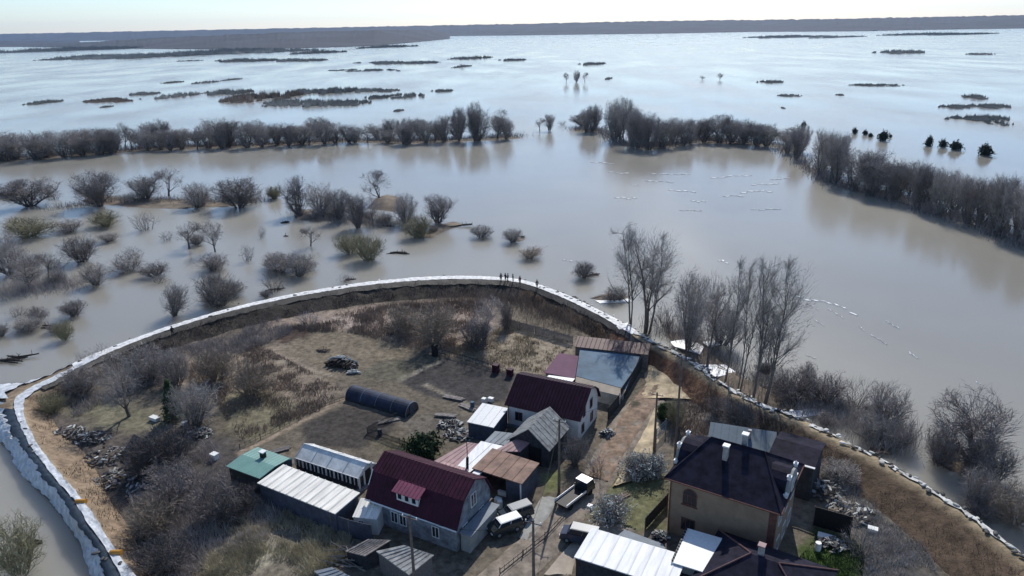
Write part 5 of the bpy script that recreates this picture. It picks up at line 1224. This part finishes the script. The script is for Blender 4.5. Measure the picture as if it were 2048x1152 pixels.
# light poles
def pole(px, py, top, label, arm=True):
    P = W(px, py, GZ); H = height_at(P, top); o = thing('power_pole', label, 'pole', P); MB().tube([(0, 0, -.3), (0, 0, H)], [.17, .10], 8).build('post', 'wood_pole', o)
    if arm:
        MB().tube([(-.7, .3, H-.35), (.7, -.3, H-.35)], .05, 5).build('crossarm', 'wood_pole', o)
        for s in (-1, 1): MB().tube([(s*.62, -s*.27, H-.3), (s*.62, -s*.27, H-.1)], .05, 6).build('insulator', 'white_trim', o)
    return P, H
tops = []
for a in [(1068, 1230, 1040, 'wooden power pole on the road verge, nearest the bottom edge'), (835, 1240, 1030, 'power pole in front of the gambrel house at the bottom'), (1350, 912, 712, 'power pole beside the spruce at the top of the dirt road'), (1308, 900, 785, 'thin post right of the sand ramp'), (1118, 985, 838, 'power pole beside the grey barn')]:
    tops.append(pole(*a))
def wire(a, c, label):
    (P, H), (Q, K) = a, c; p = P+Vector((0, 0, H-.1)); q = Q+Vector((0, 0, K-.1)); b = MB(); pts = [p.lerp(q, k/14)-Vector((0, 0, 4*1.2*(k/14)*(1-k/14))) for k in range(15)]
    tag(b.tube(pts, .018, 4).build('power_cable', 'wire'), label, 'cable')
wire(tops[0], tops[4], 'cable sagging from the nearest pole to the pole by the grey barn'); wire(tops[4], tops[2], 'cable sagging from the barn pole to the pole by the spruce')
wire(tops[1], tops[0], 'cable between the two bottom poles')
# woodpile with a white crust
P = W(683, 732, GZ); o = thing('log_pile', 'dark log pile crusted with white on the brown plot', 'woodpile', P, rad(-22)); b = MB(); rg = random.Random(8)
for k in range(46):
    x = rg.uniform(-2.5, 2.5); h = 1.25*(1-(x/3)**2); z = rg.uniform(.1, max(.2, h)); b.tube([(x-.1, -.9, z), (x+.1, .8, z+rg.uniform(-.1, .1))], .15, 6)
b.build('logs', 'log_dark', o)
b = MB()
for k in range(30): x = rg.uniform(-2.4, 2.4); h = 1.25*(1-(x/3)**2); y = rg.uniform(-.1, .9); b.tube([(x-.4, y, h+.08), (x+.4, y+rg.uniform(-.2, .2), h+.1)], [.10, .07], 5)
b.build('crust', 'lichen', o)
logs(645, 702, 24, 3, 'small tan log stack left of the dark log pile', GZ+.1, m='log_wood'); logs(708, 745, 26, 4, 'pale branch heap at the right end of the dark log pile', GZ+.1, m='lichen')
# rubble, planks and brush heaps
def heap(px, py, wpx, hpx, label, n=90, mats=('old_boards', 'dark_boards'), name='debris_heap', z=GZ, cat='debris', sl=.45):
    P = W(px, py, z); r = wpx/scale_at(P)/2; H = max(.3, height_at(P, py-hpx)*.8); rg = random.Random(int(px*3+py)); o = thing(name, label, cat, P)
    for j, m in enumerate(mats):
        b = MB()
        for k in range(n//len(mats)):
            a = rg.random()*6.28; q = rg.random()**.6*r; p = Vector((q*math.cos(a), q*math.sin(a)*.8, H*(1-(q/r)**2)*rg.uniform(.3, 1.)+.08)); s = rg.uniform(.15, .5)*sl*2; d_ = Vector((rg.gauss(0, 1), rg.gauss(0, 1), rg.gauss(0, .35))).normalized()*s; w_ = Vector((-d_.y, d_.x, rg.uniform(-.2, .2))).normalized()*rg.uniform(.05, .16); t = Vector((0, 0, .05))
            b.face([p-d_-w_, p+d_-w_, p+d_+w_, p-d_+w_]); b.face([p-d_-w_-t, p-d_+w_-t, p+d_+w_-t, p+d_-w_-t]); b.face([p-d_-w_-t, p+d_-w_-t, p+d_-w_, p-d_-w_]); b.face([p+d_-w_-t, p+d_+w_-t, p+d_+w_, p+d_-w_])
        b.build('scraps' if j == 0 else 'dark_scraps', m, o)
for a in [(140, 868, 60, 14, 'white and black rubble in the dike corner'), (185, 880, 60, 16, 'rubble heap below the dike corner'), (215, 915, 80, 22, 'grey plank heap right of the sandy dike'), (235, 960, 80, 20, 'grey rubbish heap beside the sand slope'), (280, 905, 70, 22, 'grey heap below the broken dark shed'), (285, 980, 50, 14, 'small rubble heap in the brush'), (1650, 985, 80, 26, 'pale branch heap right of the two storey house'), (1700, 1030, 90, 22, 'pale branch heap above the black wall'), (1660, 1090, 50, 12, 'rubble at the edge of the green lawn'), (975, 835, 40, 14, 'rubbish beside the white cabin'), (920, 870, 60, 10, 'planks on the ground left of the white cabin'), (900, 850, 50, 8, 'scattered boards on the plot behind the green bush'), (1215, 870, 30, 14, 'white scraps on the left verge of the dirt road'), (1145, 905, 30, 10, 'scraps beside the round grey bush'), (1400, 745, 50, 14, 'wet rubble on the dike by the kinked tree'), (1480, 800, 60, 14, 'grey rubble on the outer dike slope'), (1385, 905, 30, 14, 'white scraps by the left dormer side'), (400, 870, 50, 14, 'white scraps beside the hazy bare tree'), (1320, 1075, 30, 14, 'pale scraps left of the two storey house')]:
    heap(*a, mats=('lichen', 'dark_boards', 'old_boards'))
flat('broken_shed', 'broken dark grey shed roof among the brush on the left', [(248, 900), (285, 918), (315, 895), (268, 868)], [1.2, 1.4, 2.0, 2.2], .1, 0, 'dark_boards', wm='dark_boards', seam=.6)
# orange pipes lying over the inner dike edge
for x, y, lab in ((162, 1003, 'short orange pipe on the left dike crest, farther of the two'), (232, 1105, 'short orange pipe on the left dike crest, nearer of the two')):
    P = W(x, y, ZC+.25); o = thing('orange_pipe', lab, 'pipe', P); n = 14; b = MB(); L_ = .55; b.tube([(-L_, 0, 0), (L_, 0, 0)], .27, n, cap=False); b.build('pipe_shell', 'orange_pipe', o, smooth=True); c = MB(); c.tube([(-L_*.98, 0, 0), (L_*.98, 0, 0)], .22, n, cap=True); c.build('pipe_core', 'black', o)
    MB().tube([(L_-.06, 0, 0), (L_, 0, 0)], .30, n).build('collar', 'orange_pipe', o)
# sandbags on the crest
def bagmesh(m):
    b = MB(); n = 8
    for k, (x, r_) in enumerate([(-.45, .05), (-.36, .17), (-.15, .22), (.15, .22), (.36, .16), (.45, .04)]):
        for j in range(n): a = 2*PI*j/n; b.v.append((x, r_*1.3*math.cos(a), .13+r_*.6*math.sin(a)))
    for k in range(5): b.f += [(k*n+j, k*n+(j+1) % n, (k+1)*n+(j+1) % n, (k+1)*n+j) for j in range(n)]
    b.f += [tuple(range(n))[::-1], tuple(range(5*n, 6*n))]; me = b.mesh('sandbag', m); me.shade_smooth(); return me
bm_, bd_ = bagmesh('sandbag'), bagmesh('sandbag_dark'); rg = random.Random(2)
RR = [r_ for r_ in resample([ci, co, toe, ow], .6)]
for s, (a, c, t, o_) in RR:
    i = s-1
    if 20.5 < i < 36.5 and rg.random() < .9 or (1 < i < 20.5 and rg.random() < .16):
        dk = rg.random() < .55; o = obj_mesh('sandbag', bd_ if dk else bm_); p = c.lerp(a, rg.uniform(-.25, .45)) if i > 20.5 else c.lerp(a, rg.uniform(-.6, .9)); o.location = p+Vector((rg.uniform(-.3, .3), rg.uniform(-.3, .3), .10)); o.rotation_euler = (0, rg.uniform(-.1, .1), rg.uniform(0, 3.1)); q = rg.uniform(.45, .95); o.scale = (q, q*rg.uniform(.7, 1.1), q)
        if dk: tag(o, 'dark sandbag lying on the white crest of the dike', 'sandbag', 'dark sandbags along the dike')
        else: tag(o, 'white sandbag lying on the crest of the dike', 'sandbag', 'white sandbags along the dike')

# ------------------------------------------------------------------ people on the dike
def person(px, py, label, pose=0, rz=0., top='cloth_dark'):
    P = W(px, py, ZC+.1); vs = [(0, 0, .92), (0, 0, 1.12), (0, .01, 1.32), (0, .01, 1.46), (0, 0, 1.54), (0, -.02, 1.66), (0, -.01, 1.76),
      (-.19, .0, 1.42), (-.25, .02, 1.14), (-.24, -.12 if pose else .0, .90), (-.24, -.15 if pose else -.02, .80),
      (.19, .0, 1.42), (.27, -.02, 1.15), (.25, -.2 if pose else -.03, 1.0 if pose else .90), (.24, -.28 if pose else -.05, .98 if pose else .8),
      (-.1, 0, .88), (-.12, -.03, .48), (-.12, .03 if pose != 2 else .2, .08), (-.12, -.14, .04), (.1, 0, .88), (.13, -.04 if pose != 2 else -.2, .48), (.13, .0 if pose != 2 else -.18, .08), (.13, -.16, .04)]
    ed = [(0, 1), (1, 2), (2, 3), (3, 4), (4, 5), (5, 6), (3, 7), (7, 8), (8, 9), (9, 10), (3, 11), (11, 12), (12, 13), (13, 14), (0, 15), (15, 16), (16, 17), (17, 18), (0, 19), (19, 20), (20, 21), (21, 22)]
    rr = [.15, .14, .17, .12, .055, .10, .08, .08, .065, .05, .045, .08, .065, .05, .045, .105, .075, .055, .05, .105, .075, .055, .05]
    me = bpy.data.meshes.new('person'); me.from_pydata(vs, ed, []); o = bpy.data.objects.new('person', me); C.objects.link(o)
    o.location = P; o.rotation_euler = (0, 0, rz); sk = o.modifiers.new('skin', 'SKIN'); 
    for k, r_ in enumerate(rr): me.skin_vertices[0].data[k].radius = (r_, r_)
    me.skin_vertices[0].data[0].use_root = True
    o.modifiers.new('sub', 'SUBSURF').levels = 1
    dg = bpy.context.evaluated_depsgraph_get(); nm = bpy.data.meshes.new_from_object(o.evaluated_get(dg)); o.modifiers.clear(); o.data = nm; nm.materials.clear()
    for m in ('cloth_dark', top, 'skin'): nm.materials.append(MT[m])
    for f in nm.polygons:
        z = f.center.z; f.material_index = 2 if z > 1.53 or (z < .88 and abs(f.center.x) > .2) else 1 if z > .9 else 0
    nm.shade_smooth(); tag(o, label, 'person')
    h = MB(); n = 8
    for k, (z, r_) in enumerate([(1.66, .125), (1.74, .125), (1.82, .09), (1.86, .02)]):
        for j in range(n): a = 2*PI*j/n; h.v.append((r_*math.cos(a), r_*math.sin(a)+.01, z))
    for k in range(3): h.f += [(k*n+j, k*n+(j+1) % n, (k+1)*n+(j+1) % n, (k+1)*n+j) for j in range(n)]
    h.f.append(tuple(range(3*n, 4*n))); h.build('hat', 'cloth_dark', o)
for x, y, ps, rz_, tp, lab in [(1002, 563, 0, .3, 'cloth_dark', 'leftmost person of the group standing on the back dike'), (1011, 563, 1, 2.5, 'cloth_blue', 'person in the dike group, second from the left'), (1016, 564, 2, -1.2, 'cloth_dark', 'person in the dike group, third from the left'), (1026, 565, 0, 1.8, 'cloth_dark', 'person in the dike group, fourth from the left'), (1040, 569, 1, -.6, 'cloth_red', 'person standing just right of the group of four on the dike'), (1074, 577, 0, .1, 'cloth_dark', 'lone person standing apart at the right on the back dike'), (346, 672, 2, .9, 'cloth_dark', 'person walking alone on the left part of the back dike')]:
    person(x, y, lab, ps, rz_, tp)

# ------------------------------------------------------------------ grass, reeds, litter
def stuff(name, poly, n, h, wd, m, label, seed=1, spread=.35):
    tag(obj_mesh(name, blades(name, [W(x, y) for x, y in poly], n, h, wd, m, spread, seed=seed)), label, 'grass', kind='stuff')
stuff('dry_grass', [(560, 660), (740, 612), (960, 600), (990, 640), (960, 700), (860, 705), (700, 665)], 16000, .8, .10, 'reed', 'tan dry weeds covering the ground under the back dike', 1)
stuff('dry_grass', [(890, 705), (1000, 655), (1150, 685), (1090, 745), (1020, 742)], 9000, .45, .09, 'dry_grass', 'short tan dry grass on the field left of the purple roof', 2)
stuff('dry_grass', [(330, 740), (520, 690), (690, 780), (640, 820), (480, 880), (420, 790)], 14000, .6, .09, 'reed', 'rough dry weeds on the plot left of the polytunnel', 3)
stuff('dry_grass', [(400, 1100), (430, 1050), (560, 1020), (700, 1075), (700, 1110), (630, 1152), (420, 1230)], 22000, .7, .07, 'dry_grass_light', 'pale dry grass below the long ribbed shed', 4)
stuff('dry_grass', [(250, 900), (420, 880), (520, 1000), (620, 1060), (430, 1120), (330, 1200), (260, 1000)], 16000, .9, .05, 'twig', 'grey dead undergrowth beneath the brush thicket', 5)
stuff('dry_grass', [(110, 800), (330, 705), (560, 640), (600, 660), (330, 770), (200, 810), (150, 840)], 12000, .9, .06, 'twig', 'grey brown undergrowth along the foot of the back dike', 6)
stuff('dry_grass', [(1350, 790), (1450, 805), (1440, 860), (1340, 900)], 5000, .4, .07, 'reed', 'brown dry grass on the small field behind the two storey house', 7)
stuff('dry_grass', [(1590, 900), (1660, 920), (1850, 1090), (1900, 1200), (1740, 1200), (1720, 1070), (1620, 950)], 8000, .45, .05, 'twig_pale', 'grey dead grass at the foot of the right dike', 8)
stuff('green_grass', [(1600, 1110), (1640, 1065), (1710, 1078), (1730, 1110), (1720, 1200), (1600, 1200)], 9000, .18, .06, 'leaves', 'fresh green grass on the lawn right of the two storey house', 9)
for i, (line, lab) in enumerate([([(860, 610), (960, 606), (1040, 612), (1100, 640), (1150, 660)], 'bare brown reeds at the foot of the back dike'), ([(1320, 655), (1400, 700), (1480, 770), (1560, 800), (1640, 815)], 'drowned grey scrub along the water side of the right dike'), ([(1640, 830), (1720, 850), (1800, 900)], 'tangled pale scrub standing in the water by the right dike'), ([(100, 420), (250, 400), (420, 405), (520, 405)], 'drowned low brush between the middle left willows'), ([(0, 590), (60, 585), (140, 575)], 'drowned low brush at the left photo edge'), ([(590, 430), (680, 445), (770, 455), (830, 440)], 'drowned twigs between the islet trees')]):
    tag(obj_mesh('waterside_brush', brush_strip('waterside_brush', line, 3500, 1.5, .07, ['reed', 'twig', 'twig_pale', 'twig_dark', 'twig', 'twig'][i], 2.2, seed=20+i, z=.25 if i in (0,) else 0)), lab, 'brush', kind='stuff')

def slope_weeds(name, i0, i1, n, h, wdt, m, label, seed):
    rs = np.random.RandomState(seed); L = [r for r in resample([ci, co, toe, ow], 1.) if i0 <= r[0]-1 <= i1]; v = []
    while len(v) < n*3:
        s, (a, c, t, o) = L[rs.randint(len(L))]; u = rs.uniform(.08, 1.1); p = a.lerp(t, u)+Vector((rs.normal(0, .4), rs.normal(0, .4), -.08))
        if nz(p, .35, seed) < -.05: continue
        hh = h*(.4+rs.rand()); an = rs.rand()*6.28; w_ = Vector((math.cos(an), math.sin(an), 0))*wdt*.5; d = Vector((rs.normal(0, .4)*hh, rs.normal(0, .4)*hh, hh)); v += [tuple(p-w_), tuple(p+w_), tuple(p+d)]
    tag(obj_mesh(name, np_mesh(name, np.array(v), np.arange(len(v)).reshape(-1, 3), m)), label, 'grass', kind='stuff')
slope_weeds('dead_grass', -1, 10, 5000, .35, .08, 'log_wood', 'dark clods and stalks on the sandy slope of the left dike', 50)
slope_weeds('dead_grass', 10, 23, 9000, .55, .07, 'twig_tan', 'dead grass on the inner slope of the back dike', 51)
slope_weeds('dead_grass', 10, 23, 6000, .7, .06, 'log_dark', 'black wet stalks on the inner slope of the back dike', 52)
slope_weeds('dead_grass', 26, 38, 5000, .28, .05, 'log_wood', 'brown dead grass on the inner slope of the right dike', 53)
slope_weeds('dead_grass', 26, 38, 5000, .35, .05, 'log_dark', 'dark stalks on the inner slope of the right dike', 54)
def boards(px, py, n, L_, rz_, label, m='old_boards'):
    P = W(px, py, GZ); o = thing('board_stack', label, 'boards', P, rz_); b = MB(); rg = random.Random(px)
    for k in range(n): z = .05+.07*(k//4); y = (k % 4)*.22+rg.uniform(-.03, .03); x = rg.uniform(-.2, .2); b.box(x-L_/2, x+L_/2, y, y+.18, z, z+.05)
    b.build('boards', m, o)
boards(905, 800, 12, 3., -.4, 'stack of pale boards by the black ploughed plot'); boards(930, 818, 8, 2.6, -.7, 'boards on the plot, nearest the white cabin'); boards(780, 845, 8, 3., .4, 'boards beside the dark garden fence', 'old_boards')
boards(725, 985, 8, 3., 1.1, 'boards between the greenhouse and the gambrel house'); boards(1245, 1000, 8, 2.5, .6, 'boards on the verge right of the truck', 'log_wood'); boards(890, 835, 10, 2.8, -.2, 'grey boards between the polytunnel and the white cabin'); boards(1560, 925, 6, 2.2, .3, 'boards on the grass behind the dark annex')
boards(1120, 900, 8, 2.2, 1.0, 'boards leaning low by the grey barn', 'old_boards'); boards(560, 905, 8, 2.8, .5, 'grey boards left of the greenhouse', 'grey_boards')
def barrel(px, py, label, m='blue_metal', r_=.3, h_=.9):
    P = W(px, py, GZ); o = thing('barrel', label, 'barrel', P); MB().tube([(0, 0, 0), (0, 0, .03), (0, 0, h_-.03), (0, 0, h_)], [r_*.96, r_, r_, r_*.96], 12).build('drum', m, o); b = MB()
    for z in (h_*.33, h_*.66): b.tube([(0, 0, z-.02), (0, 0, z+.02)], r_*1.04, 12)
    b.build('hoops', m, o)
barrel(760, 870, 'dark barrel behind the gambrel house by the dark fence', 'dark_boards'); barrel(945, 815, 'blue barrel at the upper corner of the white cabin'); barrel(1105, 880, 'white barrel beside the grey barn', 'white_trim'); barrel(1130, 870, 'dark barrel by the white house gable', 'dark_boards'); barrel(580, 930, 'blue barrel at the left end of the greenhouse'); barrel(1000, 1015, 'white barrel by the carport', 'white_trim'); barrel(1635, 1100, 'white barrel at the edge of the green lawn', 'white_trim')
# ------------------------------------------------------------------ air
def haze():
    b = MB().box(-9000, 9000, -300, 12500, -3.5, 260); m = bpy.data.materials.new('haze'); m.use_nodes = True; n = m.node_tree
    n.nodes.remove(n.nodes['Principled BSDF']); v = n.nodes.new('ShaderNodeVolumePrincipled'); v.inputs['Color'].default_value = (.40, .62, 1, 1); v.inputs['Density'].default_value = 2.8e-5; v.inputs['Anisotropy'].default_value = .2
    n.links.new(v.outputs[0], n.nodes['Material Output'].inputs['Volume']); o = b.build('haze', m); tag(o, 'pale blue haze filling the air over the flood', 'haze', kind='stuff')
haze()

# ------------------------------------------------------------------ which one is it: order from the left within each look-alike set
ORD = 'first second third fourth fifth sixth seventh eighth ninth tenth eleventh twelfth thirteenth fourteenth fifteenth sixteenth seventeenth eighteenth nineteenth twentieth'.split()
for t_, u_ in (('twenty', 'thirtieth'), ('thirty', 'fortieth'), ('forty', 'fiftieth'), ('fifty', 'sixtieth')): ORD += [t_+'-'+q for q in ORD[:9]]+[u_]
def px_of(o):
    v = np.array(o.location)-CP
    if o.name.startswith('ice_floe'): v = np.array(o.data.vertices[0].co)-CP
    return FPX*(v@RT)/(v@FW)
sets = {}
for o in C.objects:
    if o.parent is None and o.get('group') and o.get('label') and 'sandbag' not in o['label'] and o.name != 'orange_pipe': sets.setdefault(o['label'], []).append(o)
for lab, L in sets.items():
    if 1 < len(L) <= 60:
        L.sort(key=px_of)
        for k, o in enumerate(L):
            o['label'] = lab+', '+ORD[k]+' from the left'
